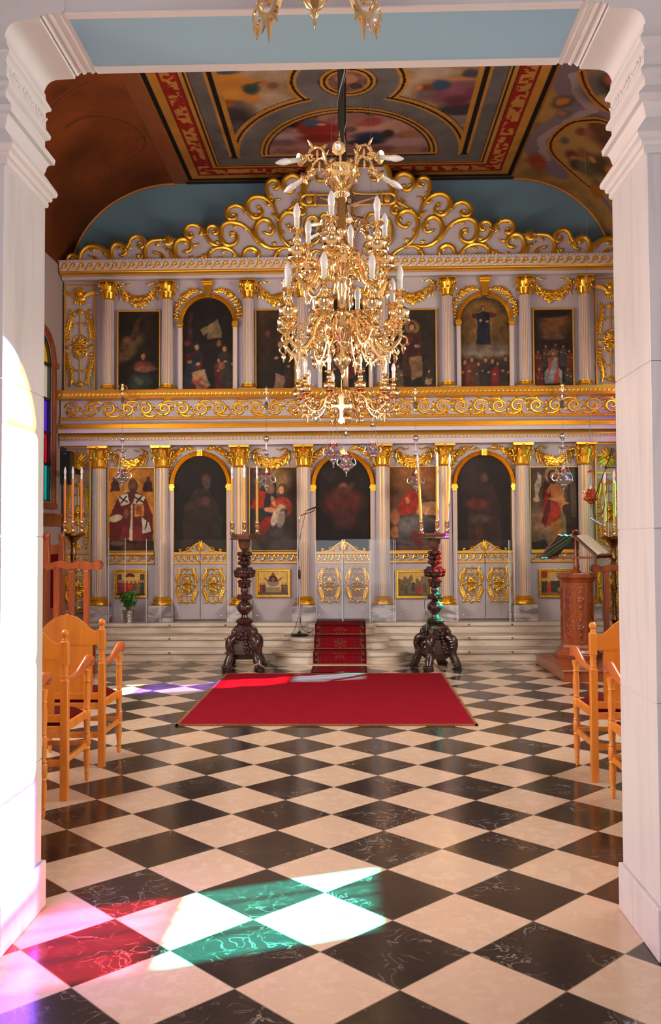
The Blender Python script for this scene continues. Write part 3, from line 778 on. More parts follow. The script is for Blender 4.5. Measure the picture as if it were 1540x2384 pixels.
def shaft(mb, r, z0, z1, n=20):
    """fluted shaft: flutes gilded (material 1), fillets painted (material 0)"""
    ring = []
    for i in range(n):
        for q, k in ((0, 1), (.42, 1), (.52, .90), (.90, .90)): ring.append((2*PI*(i+q)/n, k))
    m_ = len(ring); vs = []
    for z, k in ((z0, 1.0), (z0+(z1-z0)*.33, .99), (z1, .9)):
        vs += [(r*k*q*math.cos(a), r*k*q*math.sin(a), z) for a, q in ring]
    f0 = []; f1 = []
    for j in range(2):
        for i in range(m_):
            f = (j*m_+i, j*m_+(i+1) % m_, (j+1)*m_+(i+1) % m_, (j+1)*m_+i)
            (f1 if i % 4 == 2 else f0).append(f)
    o = len(mb.v); mb.add(vs, f0, 0); mb.f += [tuple(i+o for i in f) for f in f1]; mb.mi += [1]*len(f1)
def make_column(px, yb, ys0, ys1, yt, zfoot, halfw, plinth_h, pw):
    x = atY(px, (ys0+ys1)/2, YC).x
    zb, z0, z1, zt = gz(yb, YC), gz(ys0, YC), gz(ys1, YC), gz(yt, YC)
    s = MB(); shaft(s, halfw, z0-.01, z1+.01); s.v = [(a+x, b+YC, c) for a, b, c in s.v]
    sh = ipart(s, 'column', [LILAC2, GOLDF], ang=30)
    c = MB(); capital(c, halfw*.92, zt-z1, halfw*1.32); c.v = [(a+x, b+YC, q+z1) for a, b, q in c.v]; ipart(c, 'capital', GOLD, sh)
    b = MB(); b.lathe([(a, q+zb) for a, q in base_prof(halfw*1.0, z0-zb, 0)], 24, T(x, YC, 0)); ipart(b, 'base', GOLD, sh)
    p = MB(); p.box(x-pw, x+pw, YC-pw, YW, zfoot, zb); ipart(p, 'plinth', MARBLEG, sh, smooth=False, bevel=.008)
for px in (231, 377.5, 559, 708.5, 891.5, 1037, 1218.5, 1365):
    make_column(px, 1409, 1389, 1091, 1040, ZP, .100, 0, .165)
for px in (252, 389.5, 578.5, 704, 892, 1042.5, 1223.5, 1362.5):
    make_column(px, 909, 896, 700, 657, gz(917), .082, 0, .125)

# arches -----------------------------------------------------------------
def arch(xa, xb, ytop, yspring, yfoot, wpx, keystone):
    """gilt arch moulding over jambs; xa..xb outer edges in photo pixels"""
    cx_ = (xa+xb)/2; R = (gx(xb)-gx(xa))/2; X = gx(cx_); zs = gz(yspring); zt = gz(ytop); ry = zt-zs; t = wpx*.00606
    a = MB()
    for k, (o_, rr, yy) in enumerate(((t*.22, t*.24, .075), (t*.55, t*.2, .055), (t*.85, t*.17, .04))):
        pts = [(X-(R-o_)*math.cos(PI*i/28), YW-.03, zs+(ry-o_)*math.sin(PI*i/28)) for i in range(29)]
        a.sweep(pts, rr, 8, ref=(0, 1, 0), flat=yy/rr*.6)
    for s in (-1, 1):
        for (q0, q1, e) in ((.000, .03, .012), (.03, .055, .004), (-.035, 0, .0)):
            a.box(X+s*(R-t/2)-t/2-e, X+s*(R-t/2)+t/2+e, YW-.075-e, YW, zs+q0-.03, zs+q1-.03)
    o = ipart(a, 'arch_moulding', GOLD, ang=50)
    zf = gz(yfoot)
    for s in (-1, 1):
        j = MB(); j.box(X+s*(R-t/2)-t/2+.004, X+s*(R-t/2)+t/2-.004, YW-.06, YW, zf, zs-.06)
        jp = ipart(j, 'jamb_pilaster', LILAC2, o, smooth=False, bevel=.004)
        j.v = []
        g = MB(); g.box(X+s*(R-t+.004)-.004, X+s*(R-t+.004)+.004, YW-.064, YW, zf, zs-.06)
        ipart(g, 'gilt_edge', GOLDF, o, smooth=False)
    k = MB(); kw = .06
    if keystone:
        zk = gz(keystone)
        for q, (h0, h1, w0, w1, d) in enumerate(((0, .12, 1.05, .95, .10), (.12, .75, .95, 1.5, .09), (.75, .88, 1.6, 1.75, .12), (.88, 1, 1.85, 1.95, .14))):
            z0, z1 = zt-.02+(zk-zt+.02)*h0, zt-.02+(zk-zt+.02)*h1
            k.prism([(X-kw*w0*.75, z0), (X+kw*w0*.75, z0), (X+kw*w1*.75, z1), (X-kw*w1*.75, z1)], YW-d, YW)
    k.box(X-kw*.62, X+kw*.62, YW-.11, YW, zt-.075, zt+.01)
    for s in (-1, 0, 1): k.rel([(X+s*kw*.35, zt-.07), (X+s*kw*.35, zt)], .012, YW-.11, .8, 6, 0, 1)
    ipart(k, 'keystone', GOLD, o, ang=30)
    return X, R, t, zs, ry, zf
ARL = [arch(395, 541, 1052, 1133, 1440, 12, 0), arch(724, 875, 1054, 1137, 1440, 12, 0), arch(1053, 1202, 1056, 1137, 1440, 11, 0)]
ARU = [arch(416, 555, 687, 757, 917, 11, 660), arch(742, 872, 689, 758, 917, 11, 660), arch(1066, 1201, 690, 760, 917, 11, 660)]

# garlands between the capitals, foliage in the spandrels ------------------
RNG = random.Random(7)
def festoon(xa, xb, ytop, ydip):
    w = MB(); Xa, Xb = gx(xa), gx(xb); zt, zd = gz(ytop), gz(ydip); n = 26
    for i in range(n+1):
        t = i/n; x = Xa+(Xb-Xa)*t; z = zt-(zt-zd)*(1-(2*t-1)**2)
        th = .024+.046*math.sin(PI*t)
        for q in range(3):
            w.blob(x+RNG.uniform(-.01, .01), YW-.02-RNG.uniform(0, .02), z+RNG.uniform(-1, 1)*th*.75, th*.5, .022, th*.42, 6, 4)
        if i % 2 == 0:
            w.leaf(x, z-th*.3, -PI/2+RNG.uniform(-.9, .9), th*1.3, th*.42, YW-.03)
            w.leaf(x, z+th*.3, PI/2+RNG.uniform(-.9, .9), th*1.1, th*.4, YW-.03)
    for X, s in ((Xa, 1), (Xb, -1)):
        w.rel([(X, zt), (X+s*.05, zt+.05), (X+s*.12, zt+.02), (X+s*.17, zt+.05)], [.014, .012, .012, .004], YW-.02, .7, 6, 0, 3)
        w.rel([(X, zt), (X-s*.02, zt-.09), (X+s*.01, zt-.15), (X-s*.01, zt-.2)], [.013, .012, .015, .004], YW-.02, .7, 6, 0, 3)
        w.rel([(X, zt), (X+s*.03, zt-.08), (X+s*.05, zt-.16), (X+s*.08, zt-.21)], [.012, .011, .018, .004], YW-.02, .7, 6, 0, 3)
        w.blob(X, YW-.03, zt, .028, .022, .028)
    ipart(w, 'garland', GOLD)
for xa, xb in ((268, 340), (594, 672), (926, 1004), (1253, 1330)): festoon(xa, xb, 1055, 1082)
for xa, xb in ((280, 365), (604, 682), (914, 1014), (1249, 1336)): festoon(xa, xb, 668, 704)
def spandrel(X, R, zs, ry, s, ztop):
    w = MB(); path = []
    for i in range(14):
        t = i/13; a = PI*(.06+.36*t); rr = R+.045+.05*math.sin(PI*t)*(.6+.4*math.sin(9*t))
        path.append((X+s*rr*math.cos(a), min(zs+(ry+.05+.07*math.sin(PI*t))*math.sin(a), ztop-.02)))
    w.rel(path, [.006, .010, .012, .010, .008], YW-.012, .8, 6, 0, 2)
    for i, (x, z) in enumerate(path):
        for q in (-1, 1):
            w.leaf(x, z, PI/2+s*.5+q*1.2+RNG.uniform(-.3, .3), RNG.uniform(.045, .075), RNG.uniform(.016, .024), YW-.02, RNG.uniform(-.6, .6))
        if i % 3 == 1: w.blob(x+s*.02, YW-.025, z+.01, .022, .02, .022, 6, 4)
    x, z = path[8]
    for q in range(5): w.leaf(x, z, q*2*PI/5, .055, .03, YW-.025, .3)
    w.blob(x, YW-.035, z, .022)
    ipart(w, 'spandrel_foliage', GOLD)
for A in ARL:
    for s in (-1, 1): spandrel(A[0], A[1], A[3], A[4], s, gz(1041))
for A in ARU:
    for s in (-1, 1): spandrel(A[0], A[1], A[3], A[4], s, gz(657))

# carved panel (candelabra motif) -------------------------------------------
def acanthus(w, pts, wd, Y, flip=1):
    """long curling leaf with side lobes along a path"""
    p = crv([(a, Y, b) for a, b in pts], 5); n = len(p)
    w.sweep(p, [wd*.35, wd*.8, wd, wd*.8, wd*.5, wd*.15], 7, ref=(0, 1, 0), flat=.8)
    for i in range(2, n-1, 2):
        t = (p[min(i+1, n-1)]-p[i-1]); a = math.atan2(t.z, t.x)
        for q in (-1, 1):
            L = wd*2.4*math.sin(PI*(i+1)/(n+1))+wd*.5
            w.leaf(p[i].x, p[i].z, a+q*.75, L, wd*.55, Y-.006, -q*.5)
def carved(w, x0, x1, z0, z1, Y, rings=True):
    X = (x0+x1)/2; Wd = x1-x0; Hh = z1-z0; u = lambda a: X+a*Wd; v = lambda b: z0+b*Hh
    r0 = min(Wd*.032, .02)
    w.rel([(X, v(.1)), (X, v(.9))], r0*.8, Y, .8, 6, 0, 1)
    rr = Wd*.24
    for zc_ in (v(.5)+rr*.8, v(.5)-rr*.8):
        pts = [(X+rr*math.cos(2*PI*i/24), Y, zc_+rr*math.sin(2*PI*i/24)) for i in range(24)]
        w.sweep(pts, r0*.95, 6, ref=(0, 1, 0), closed=True)
    for zc_, s in ((v(.5)+Wd*.1, 1), (v(.5)-Wd*.1, -1)):
        w.blob(X, Y-.02, zc_, Wd*.055, .03, Wd*.055)
        for q in range(7):
            a = s*PI/2+(q-3)*.52; w.leaf(X+Wd*.05*math.cos(a), zc_+Wd*.05*math.sin(a), a, Wd*.23, Wd*.055, Y-.02, .35*(1 if q > 3 else -1))
    for s in (-1, 1):
        w.rel([(u(s*.1), v(.5)), (u(s*.36), v(.5))], r0*.7, Y, .8, 6, 0, 1)
        for q in range(5): w.leaf(u(s*.4), v(.5), q*2*PI/5, Wd*.11, Wd*.05, Y-.01, .3)
        w.blob(u(s*.4), Y-.02, v(.5), Wd*.045, .02, Wd*.045)
        acanthus(w, [(u(s*.36), v(.96)), (u(s*.33), v(.86)), (u(s*.40), v(.75)), (u(s*.44), v(.65)), (u(s*.40), v(.56))], Wd*.070, Y-.010)
        acanthus(w, [(u(s*.36), v(.02)), (u(s*.31), v(.12)), (u(s*.37), v(.24)), (u(s*.43), v(.34)), (u(s*.42), v(.44))], Wd*.070, Y-.010)
        for zc_, t in ((v(.77), 1), (v(.23), -1)):
            w.rel([(X, zc_), (u(s*.1), zc_+t*Hh*.02), (u(s*.2), zc_), (u(s*.26), zc_-t*Hh*.02), (u(s*.22), zc_-t*Hh*.035)], [r0*.6, r0, r0*.9, r0*.7], Y, .8, 6, 0, 3)
            w.leaf(u(s*.2), zc_, t*s*.4+(0 if s > 0 else PI), Wd*.1, Wd*.03, Y)
        for zc_, t in ((v(.90), 1), (v(.08), -1)):
            w.rel([(X, zc_-t*Hh*.02), (u(s*.12), zc_+t*Hh*.02), (u(s*.22), zc_+t*Hh*.01), (u(s*.24), zc_-t*Hh*.025), (u(s*.18), zc_-t*Hh*.03)], [r0*.8, r0*1.2, r0, r0*.7], Y, .8, 6, 0, 3)
    for zc_, t in ((v(.92), 1), (v(.05), 1)):
        for q in range(7):
            a = PI/2+(q-3)*.42; w.leaf(X, zc_-Hh*.02, a, Hh*.055*(1.2-.1*abs(q-3)), Wd*.045, Y-.015, .2*(3-q)/3)
        w.blob(X, Y-.02, zc_-Hh*.01, Wd*.07, .02, Wd*.05)
def frame_rect(w, x0, x1, z0, z1, t, y0, y1):
    for a in ((x0, x1, z0, z0+t), (x0, x1, z1-t, z1)): w.box(a[0], a[1], y0, y1, a[2], a[3])
    for a in ((x0, x0+t, z0+t, z1-t), (x1-t, x1, z0+t, z1-t)): w.box(a[0], a[1], y0, y1, a[2], a[3])
def wings(w, X, Z, k, Y):
    w.blob(X, Y-.03, Z+.02*k, .05*k, .045, .06*k); w.blob(X, Y-.02, Z-.05*k, .07*k, .03, .05*k)
    for s in (-1, 1):
        for q in range(6):
            a = (PI*.12+q*.17); L = (.22-.022*q)*k
            w.leaf(X+s*.04*k, Z-.03*k-.008*q*k, a if s > 0 else PI-a, L, .02*k, Y-.012-.002*q, -.25*s)
    for q in range(5): w.leaf(X+(q-2)*.025*k, Z-.07*k, -PI/2+(q-2)*.2, .07*k, .018*k, Y-.015)
    for q in range(9):
        a = PI*q/8; w.blob(X+.05*k*math.cos(a), Y-.035, Z+.035*k+.045*k*math.sin(a), .018*k)
def end_bay(x0, x1):
    # upper storey
    a, b, z0, z1 = gx(x0, y=780), gx(x1, y=780), gz(910), gz(661)
    g = MB(); frame_rect(g, a, b, z0, z1, .02, YW-.035, YW); f = ipart(g, 'panel_frame', GOLDF, smooth=False, bevel=.004)
    c = MB(); carved(c, a+.03, b-.03, z0+.03, z0+(z1-z0)*.80, YW-.012); ipart(c, 'panel_carving', GOLD, f)
    c = MB(); wings(c, (a+b)/2, z1-.16, (b-a)/.42, YW-.012); ipart(c, 'winged_head', GOLD, f)
    # lower storey
    a, b, z0, z1 = gx(x0, y=1250)-.0, gx(x1, y=1250)-.06, gz(1425), gz(1040)
    g = MB(); frame_rect(g, a, b, z0, z1, .028, YW-.05, YW); g.box(a, b, YW-.03, YW, gz(1112), gz(1106)); g.box(a, b, YW-.03, YW, gz(1290), gz(1284))
    f = ipart(g, 'panel_frame', GOLDF, smooth=False, bevel=.004)
    c = MB(); X = (a+b)/2; Z = gz(1075)
    for k, (L, n) in enumerate(((.17, 16), (.11, 12), (.07, 8))):
        for q in range(n): c.leaf(X, Z, 2*PI*(q+.5*(k % 2))/n, L, .026-.004*k, YW-.015-.012*k, .2)
    c.blob(X, YW-.05, Z, .035); ipart(c, 'sunburst', GOLD, f)
    c = MB(); carved(c, a+.03, b-.03, gz(1282), gz(1116), YW-.012); ipart(c, 'panel_carving', GOLD, f)
    c = MB(); carved(c, a+.03, b-.03, gz(1422), gz(1318), YW-.012); ipart(c, 'panel_carving', GOLD, f)
    c = MB()
    for q in range(5): wave(c, a+(b-a)*(q+.5)/5, gz(1303), .04, (b-a)/5, YW-.008, 1, .009)
    ipart(c, 'wave_carving', GOLDF, f)
end_bay(151, 224); end_bay(1386, 1459)

# dado band with its running wave, the three pairs of doors --------------------
def dado(xa, xb, pitch=.115, parent=None, dirn=1):
    g = MB(); a, b = gx(xa), gx(xb); z = lambda y: gz(y)
    g.box(a, b, YW-.05, YW, z(1292), z(1286)); g.box(a, b, YW-.035, YW, z(1313), z(1308))
    o = ipart(g, 'gilt_rail', GOLDF, parent, smooth=False, bevel=.003)
    n = max(2, int((b-a)/pitch)); c = MB()
    for q in range(n):
        s = dirn if dirn else (1 if q < n/2 else -1)
        wave(c, a+(b-a)*(q+.5)/n, z(1300), .042, (b-a)/n, YW-.022, s, .010)
    ipart(c, 'wave_carving', GOLD, o)
for xa, xb in ((252, 360), (583, 694), (907, 1020), (1235, 1350)): dado(xa, xb)
for A, (pa, pb, crest) in zip(ARL, ((404, 531, 1262), (737, 861, 1262), (1064, 1190, 1264))):
    X = A[0]; hw = A[1]-A[2]
    zt, z0 = gz(1288), ZP+.02
    for s in (-1, 1):
        d = MB(); xa, xb = (X-hw, X-.004) if s < 0 else (X+.004, X+hw)
        d.box(xa, xb, YW-.05, YW-.01, z0, zt); d.box(xa+.01, xb-.01, YW-.054, YW-.01, z0+.005, gz(1408))
        dl = ipart(d, 'door_leaf', LILAC, smooth=False, bevel=.003)
        g = MB(); g.box(xa, xb, YW-.075, YW-.01, gz(1292), gz(1286)); g.box(xa, xb, YW-.066, YW-.01, gz(1314), gz(1309))
        ipart(g, 'gilt_rail', GOLDF, dl, smooth=False, bevel=.003)
        c = MB()
        for q in range(4): wave(c, xa+(xb-xa)*(q+.5)/4, gz(1301), .042, (xb-xa)/4, YW-.052, -s if A is not ARL[0] else s, .010)
        ipart(c, 'wave_carving', GOLD, dl)
        c = MB(); carved(c, xa+.035, xb-.035, gz(1407), gz(1318), YW-.055); ipart(c, 'door_carving', GOLD, dl)
        # half of the pediment on top
        zc_ = gz(crest); h = zc_-zt; e = X+s*.002; xo = X+s*hw*.70
        c = MB(); top = [(e, zt+h*.95), (X+s*hw*.16, zt+h*.78), (X+s*hw*.30, zt+h*.55), (X+s*hw*.44, zt+h*.22), (xo, zt+h*.06)]
        tp = [(p.x, p.z) for p in crv([(a, 0, b) for a, b in top], 4)]
        poly = [(e, zt-.002)]+[(xo, zt-.002)]+tp[::-1]
        if s < 0: poly = poly[::-1]
        c.prism(poly, YW-.045, YW-.02)
        cr_ = ipart(c, 'door_crest', LILAC, dl, smooth=False)
        g = MB(); g.rel(tp+[(xo+s*.03, zt+h*.12), (xo+s*.035, zt+h*.28), (xo+s*.005, zt+h*.3)], [.014, .014, .013, .012, .014], YW-.047, .9, 7, 0, 1)
        for q in range(4): g.leaf(X+s*.006, zt+.03, PI/2-s*q*.38, h*(.95-.17*q), .018, YW-.05, -s*.15)
        g.rel([(X+s*.12, zt+.02), (X+s*.2, zt+h*.35), (X+s*.13, zt+h*.5), (X+s*.09, zt+h*.3)], [.006, .012, .010, .008], YW-.046, .8, 6, 0, 3)
        ipart(g, 'crest_carving', GOLD, cr_)

# crest: gilt scrolls on a lilac board -------------------------------------------
YK = YW-.10
A_ = lambda x, y: (140+x/4.529, 380+y/4.529)
B_ = lambda x, y: (460+x/4.529, 380+y/4.529)
XM = atY(812, 560, YK).x
def cp_(f, pts): return [(atY(*f(*p), YK).x, atY(*f(*p), YK).z) for p in pts]
ZB = gz(618, YK)-.01
out = cp_(A_, [(66, 1100), (72, 1010), (110, 965), (195, 985), (260, 888), (350, 862), (450, 890), (528, 915), (590, 845), (680, 865), (720, 830), (760, 785), (830, 760), (905, 835), (1000, 805), (1100, 790), (1140, 770), (1190, 790), (1260, 800), (1340, 790), (1312, 710), (1380, 650), (1480, 665)]) + \
      cp_(B_, [(20, 665), (85, 715), (125, 672), (190, 660), (240, 670), (320, 620), (335, 585), (302, 520), (345, 455), (430, 440), (512, 480), (545, 395), (610, 350), (730, 355), (722, 270), (742, 205), (800, 178), (875, 210), (920, 160), (985, 126), (1070, 135), (1128, 215), (1150, 95), (1210, 22), (1300, -10), (1400, 30)])
out += [(XM-.02, atY(812, 380, YK).z)]
poly = [(XM, ZB)]+[(2*XM-a, b) for a, b in [(out[0][0], ZB)]+out]+[(a, b) for a, b in out[::-1]]+[(out[0][0], ZB)]
# triangulate by vertical strips: board as one prism (polygon is simple)
w = MB(); w.prism(poly, YK, YK+.035); crest = ipart(w, 'crest_board', LILAC, smooth=False)
def tri(o):
    import bmesh
    bm = bmesh.new(); bm.from_mesh(o.data); bmesh.ops.triangulate(bm, faces=[f for f in bm.faces if len(f.verts) > 4], ngon_method='EAR_CLIP')
    bm.to_mesh(o.data); bm.free()
tri(crest)
SCR = [
 (A_, [(210,1060),(185,1000),(150,972),(110,975),(82,1010),(88,1050),(115,1062),(146,1048),(140,1022)], 20),
 (A_, [(232,1082),(210,1020),(228,948),(275,895),(345,874),(420,890),(480,930),(530,990),(570,1060),(610,1084)], 24),
 (A_, [(400,1080),(402,1040),(372,1000),(330,984)], 17),
 (A_, [(640,1080),(580,1045),(545,975),(550,900),(592,855),(650,865),(692,905),(698,952),(658,978)], 23),
 (A_, [(700,1030),(730,1072),(800,1060),(858,1005),(890,930)], 18),
 (A_, [(690,915),(725,865),(750,805),(800,772),(855,782),(895,825),(898,872),(865,892),(830,872),(842,842)], 21),
 (A_, [(1005,945),(1062,960),(1095,1005),(1078,1062),(1015,1083),(945,1055),(900,975),(905,885),(960,828),(1030,812),(1100,810)], 24),
 (A_, [(1110,890),(1160,930),(1200,995),(1255,1040)], 18),
 (A_, [(1325,938),(1378,920),(1385,862),(1340,812),(1275,806),(1225,845),(1208,915),(1232,990),(1290,1038),(1370,1052),(1450,1035),(1525,985)], 25),
 (A_, [(1195,1080),(1215,1045),(1262,1060),(1350,1060)], 15),
 (A_, [(1395,865),(1430,870),(1462,855)], 15),
 (A_, [(1385,742),(1400,770),(1372,790),(1335,762),(1322,715),(1355,665),(1420,655),(1485,690),(1535,755)], 22),
 (B_, [(512,520),(470,468),(400,448),(335,478),(308,540),(340,592),(395,590),(412,552),(376,545)], 23),
 (B_, [(0,655),(50,700),(95,765),(140,835),(195,868),(285,878)], 20),
 (B_, [(110,745),(105,700),(135,668),(185,668),(218,700),(205,745),(170,745),(168,722)], 19),
 (B_, [(365,738),(408,752),(420,808),(388,858),(315,868),(265,820),(246,742),(265,665),(325,628),(400,630),(480,655),(556,715),(610,800),(660,850)], 24),
 (B_, [(20,1000),(75,985),(130,930)], 16),
 (B_, [(0,1052),(70,1020),(135,945),(200,900),(290,892),(370,925),(430,990),(480,1065),(560,1104)], 20),
 (B_, [(235,1000),(278,1020),(288,1070),(240,1095)], 17), (B_, [(168,1100),(125,1045),(122,965),(158,908)], 22),
 (B_, [(598,1025),(638,990),(640,935),(580,896),(515,912),(482,972),(495,1055),(555,1102)], 23),
 (B_, [(712,738),(775,752),(800,692),(768,622),(700,596),(636,635),(608,712),(634,800),(702,868),(790,900),(900,892),(1000,888)], 24),
 (B_, [(648,465),(685,515),(660,568),(605,580),(550,530),(522,462),(545,395),(612,358),(700,368),(780,425),(828,505),(850,600)], 25),
 (B_, [(785,395),(750,340),(732,272),(748,208),(800,182),(850,205),(856,255),(820,275),(806,248)], 22),
 (B_, [(1008,258),(1010,298),(960,308),(912,258),(916,185),(982,138),(1055,148),(1104,205),(1118,282),(1105,370),(1068,428),(1000,470),(930,515)], 25),
 (B_, [(960,660),(990,695),(1055,665),(1076,602),(1045,545),(970,520),(900,552),(862,640),(876,745),(925,838),(1000,900)], 25),
 (B_, [(1135,330),(1142,205),(1165,90),(1215,28),(1300,8)], 24), (B_, [(1250,120),(1270,180),(1330,185),(1360,140)], 19),
 (B_, [(1140,310),(1165,220),(1205,180)], 14),
 (B_, [(1062,492),(1090,465),(1130,492),(1128,540),(1085,545),(1085,512)], 19),
 (B_, [(735,1048),(800,1010),(840,940),(905,900),(990,908)], 19), (B_, [(865,1104),(838,1030),(850,955)], 22), (B_, [(955,1010),(1000,1040),(985,1090)], 16), (B_, [(640,1085),(655,1060),(700,1100)], 14),
 (B_, [(1000,900),(1090,945),(1150,1005),(1190,1070)], 18), (B_, [(1185,1060),(1195,970),(1240,925),(1310,935)], 18),
 (B_, [(1310,850),(1380,800),(1428,722),(1420,640),(1378,558),(1330,545),(1300,580),(1310,620)], 19), (B_, [(1330,870),(1400,850),(1430,900),(1395,920)], 15),
 (B_, [(720,430),(760,445),(790,430)], 15), (B_, [(820,430),(830,390),(865,385)], 13), (B_, [(1070,325),(1100,345),(1095,375)], 15), (B_, [(1000,465),(1005,430),(1030,400)], 13),
 (B_, [(785,535),(820,560),(845,600)], 13), (B_, [(870,710),(905,730),(900,770)], 14), (B_, [(680,810),(690,840),(720,870)], 13),
]
LV = [(A_, 345, 905, -1.4), (A_, 630, 890, -1.0), (A_, 690, 925, -1.7), (A_, 470, 965, 0.7), (A_, 735, 880, -.8), (A_, 815, 985, .3), (A_, 1020, 855, -.4), (A_, 1145, 915, -1.0), (A_, 1320, 830, -1.0), (A_, 1350, 915, -2), (A_, 1380, 1010, .7), (A_, 1500, 985, .4), (A_, 1340, 690, 1.0), (A_, 1480, 730, -.8),
      (B_, 400, 655, -1.5), (B_, 500, 700, .6), (B_, 355, 760, -.4), (B_, 30, 740, -.7), (B_, 200, 845, .6), (B_, 275, 925, -1.2), (B_, 380, 980, .5), (B_, 595, 920, -1.2), (B_, 620, 1000, -1.8), (B_, 770, 660, -1.6), (B_, 800, 860, .5), (B_, 660, 490, -1.4), (B_, 610, 560, .5), (B_, 570, 370, 1.2), (B_, 760, 340, -1.0), (B_, 930, 240, -1.6), (B_, 975, 290, -.4), (B_, 1095, 330, .8), (B_, 1060, 620, 2.2), (B_, 970, 840, .9), (B_, 1160, 110, 1.2), (B_, 230, 1000, -.6), (B_, 960, 1020, -.8), (B_, 1400, 690, 1.4)]
for mir in (1, -1):
    w = MB()
    fx = (lambda a: a) if mir > 0 else (lambda a: 2*XM-a)
    for f, pts, r in SCR:
        p = [(fx(a), b) for a, b in cp_(f, pts)]; R = r*.00155
        w.rel(p, [R*.55, R*.9, R*1.05, R, R*.85, R*.5], YK-.012, .9, 8, 0, 4)
        for q in (p[0], p[-1]): w.blob(q[0], YK-.02, q[1], R*.75, R*.8, R*.75, 8, 5)
    for f, x, y, a in LV:
        (X, Z), = cp_(f, [(x, y)]); X = fx(X); a = a if mir > 0 else PI-a
        for q, L in ((0, .06), (.7, .045), (-.7, .045)): w.leaf(X, Z, a+q, L, .02, YK-.02, .5)
    (X, Z), = cp_(A_, [(1148, 850)]); X = fx(X)          # shell on the shoulder
    for q in range(7):
        a = PI/2+(q-3)*.36; w.leaf(X, Z-.02, a, .15-.012*abs(q-3), .022, YK-.02, .05*(3-q))
    ipart(w, 'crest_scrolls', GOLD, crest)
# ------------------------------------------------------------------ icon paintings
def person(c, x, y, h, robe, cloak=None, skin=(170, 116, 78), halo=None, hair=(60, 40, 28), lean=0.0, sit=False):
    """a robed figure: x centre, y foot, h height, in painting coordinates (both axes in the same unit)"""
    w = h*.17
    if halo: c.e(x+lean*h, y+h*.9, h*.125, h*.125, halo, .2)
    if sit:
        c.p([(x-w*1.5, y), (x+w*1.5, y), (x+w*1.6, y+h*.35), (x+w*.9, y+h*.5), (x-w*.9, y+h*.5), (x-w*1.6, y+h*.35)], cloak or robe)
    c.p([(x-w*1.1, y), (x+w*1.1, y), (x+w*.9+lean*h*.6, y+h*.5), (x+w*1.0+lean*h*.8, y+h*.74), (x+w*.35+lean*h, y+h*.81), (x-w*.35+lean*h, y+h*.81), (x-w*1.0+lean*h*.8, y+h*.74), (x-w*.9+lean*h*.6, y+h*.5)], robe)
    if cloak: c.p([(x-w*1.2, y+h*.05), (x-w*.1, y), (x+w*.6, y+h*.45), (x+w*.9+lean*h*.8, y+h*.74), (x+w*.2+lean*h, y+h*.8), (x-w*.3, y+h*.55)], cloak)
    c.e(x+lean*h, y+h*.895, h*.062, h*.08, hair, .25); c.e(x+lean*h, y+h*.885, h*.043, h*.06, skin, .3)
    c.e(x+w*.55+lean*h*.5, y+h*.56, h*.045, h*.03, skin, .3); c.e(x-w*.4+lean*h*.5, y+h*.60, h*.04, h*.03, skin, .3)
    return c
def painting(name, label, x0, x1, y0, y1, draw, seed, arched=None, frame=True, group=None, mottle=.35, Y=None, fw=.022, cat='painting', deep=.02, step=.0085):
    Y = Y or YW; a, b = gx(x0, Y), gx(x1, Y); zb, zt = gz(y1, Y), gz(y0, Y)
    Wd, Hh = b-a, zt-zb; nu, nv = int(Wd/step), int(Hh/step)
    t = thing(name, label, cat, ((a+b)/2, Y, zb), 0, group)
    u = np.linspace(0, 1, nu); k = np.linspace(0, 1, nv); U, K = np.meshgrid(u, k, indexing='ij')
    if arched: top = 1-(arched)*(1-np.sqrt(np.clip(1-(2*u-1)**2, 0, 1)))*Wd/2/Hh
    else: top = np.ones(nu)
    V = K*top[:, None]
    Ux, Vx = U*Wd/Hh, V                      # painting units: height = 1
    c = draw(Canvas(Ux, Vx, (40, 30, 26)), Wd/Hh)
    c.mottle(mottle, 14, seed); c.mottle(.15, 40, seed+5)
    P = np.stack([(U-.5)*Wd, np.full(U.shape, -deep), V*Hh], -1)
    grid_obj('canvas', P, c.lin(), OIL, t)
    # board behind the picture
    bd = MB(); out_ = [(-Wd/2, 0), (Wd/2, 0)]+[((u[i]-.5)*Wd, top[i]*Hh) for i in range(nu-1, -1, -max(1, nu//24))]
    bd.prism(out_, -deep+.0015, -.001); o = bd.build('board', DARKWOOD, t, smooth=False); tri(o)
    if frame:
        g = MB(); frame_rect(g, -Wd/2-fw, Wd/2+fw, -fw*.2, Hh+fw, fw, -deep-.02, -.001)
        g.build('frame', GOLDF, t, smooth=False, bevel=.004)
    return t
def dark_bg(c, w, base, top, seed, warp=.04):
    n = fbm(c.U, c.V, 3, seed); c.C[:] = base; c.mask(np.clip((c.V-.45)*1.4, 0, 1)*np.clip(n*1.6-.2, 0, 1), top); c.warp(warp, 7, seed+3); return c
R_, BL, GR_, OC = (108, 34, 26), (38, 42, 52), (44, 52, 40), (120, 84, 44)
SK = (158, 108, 74)
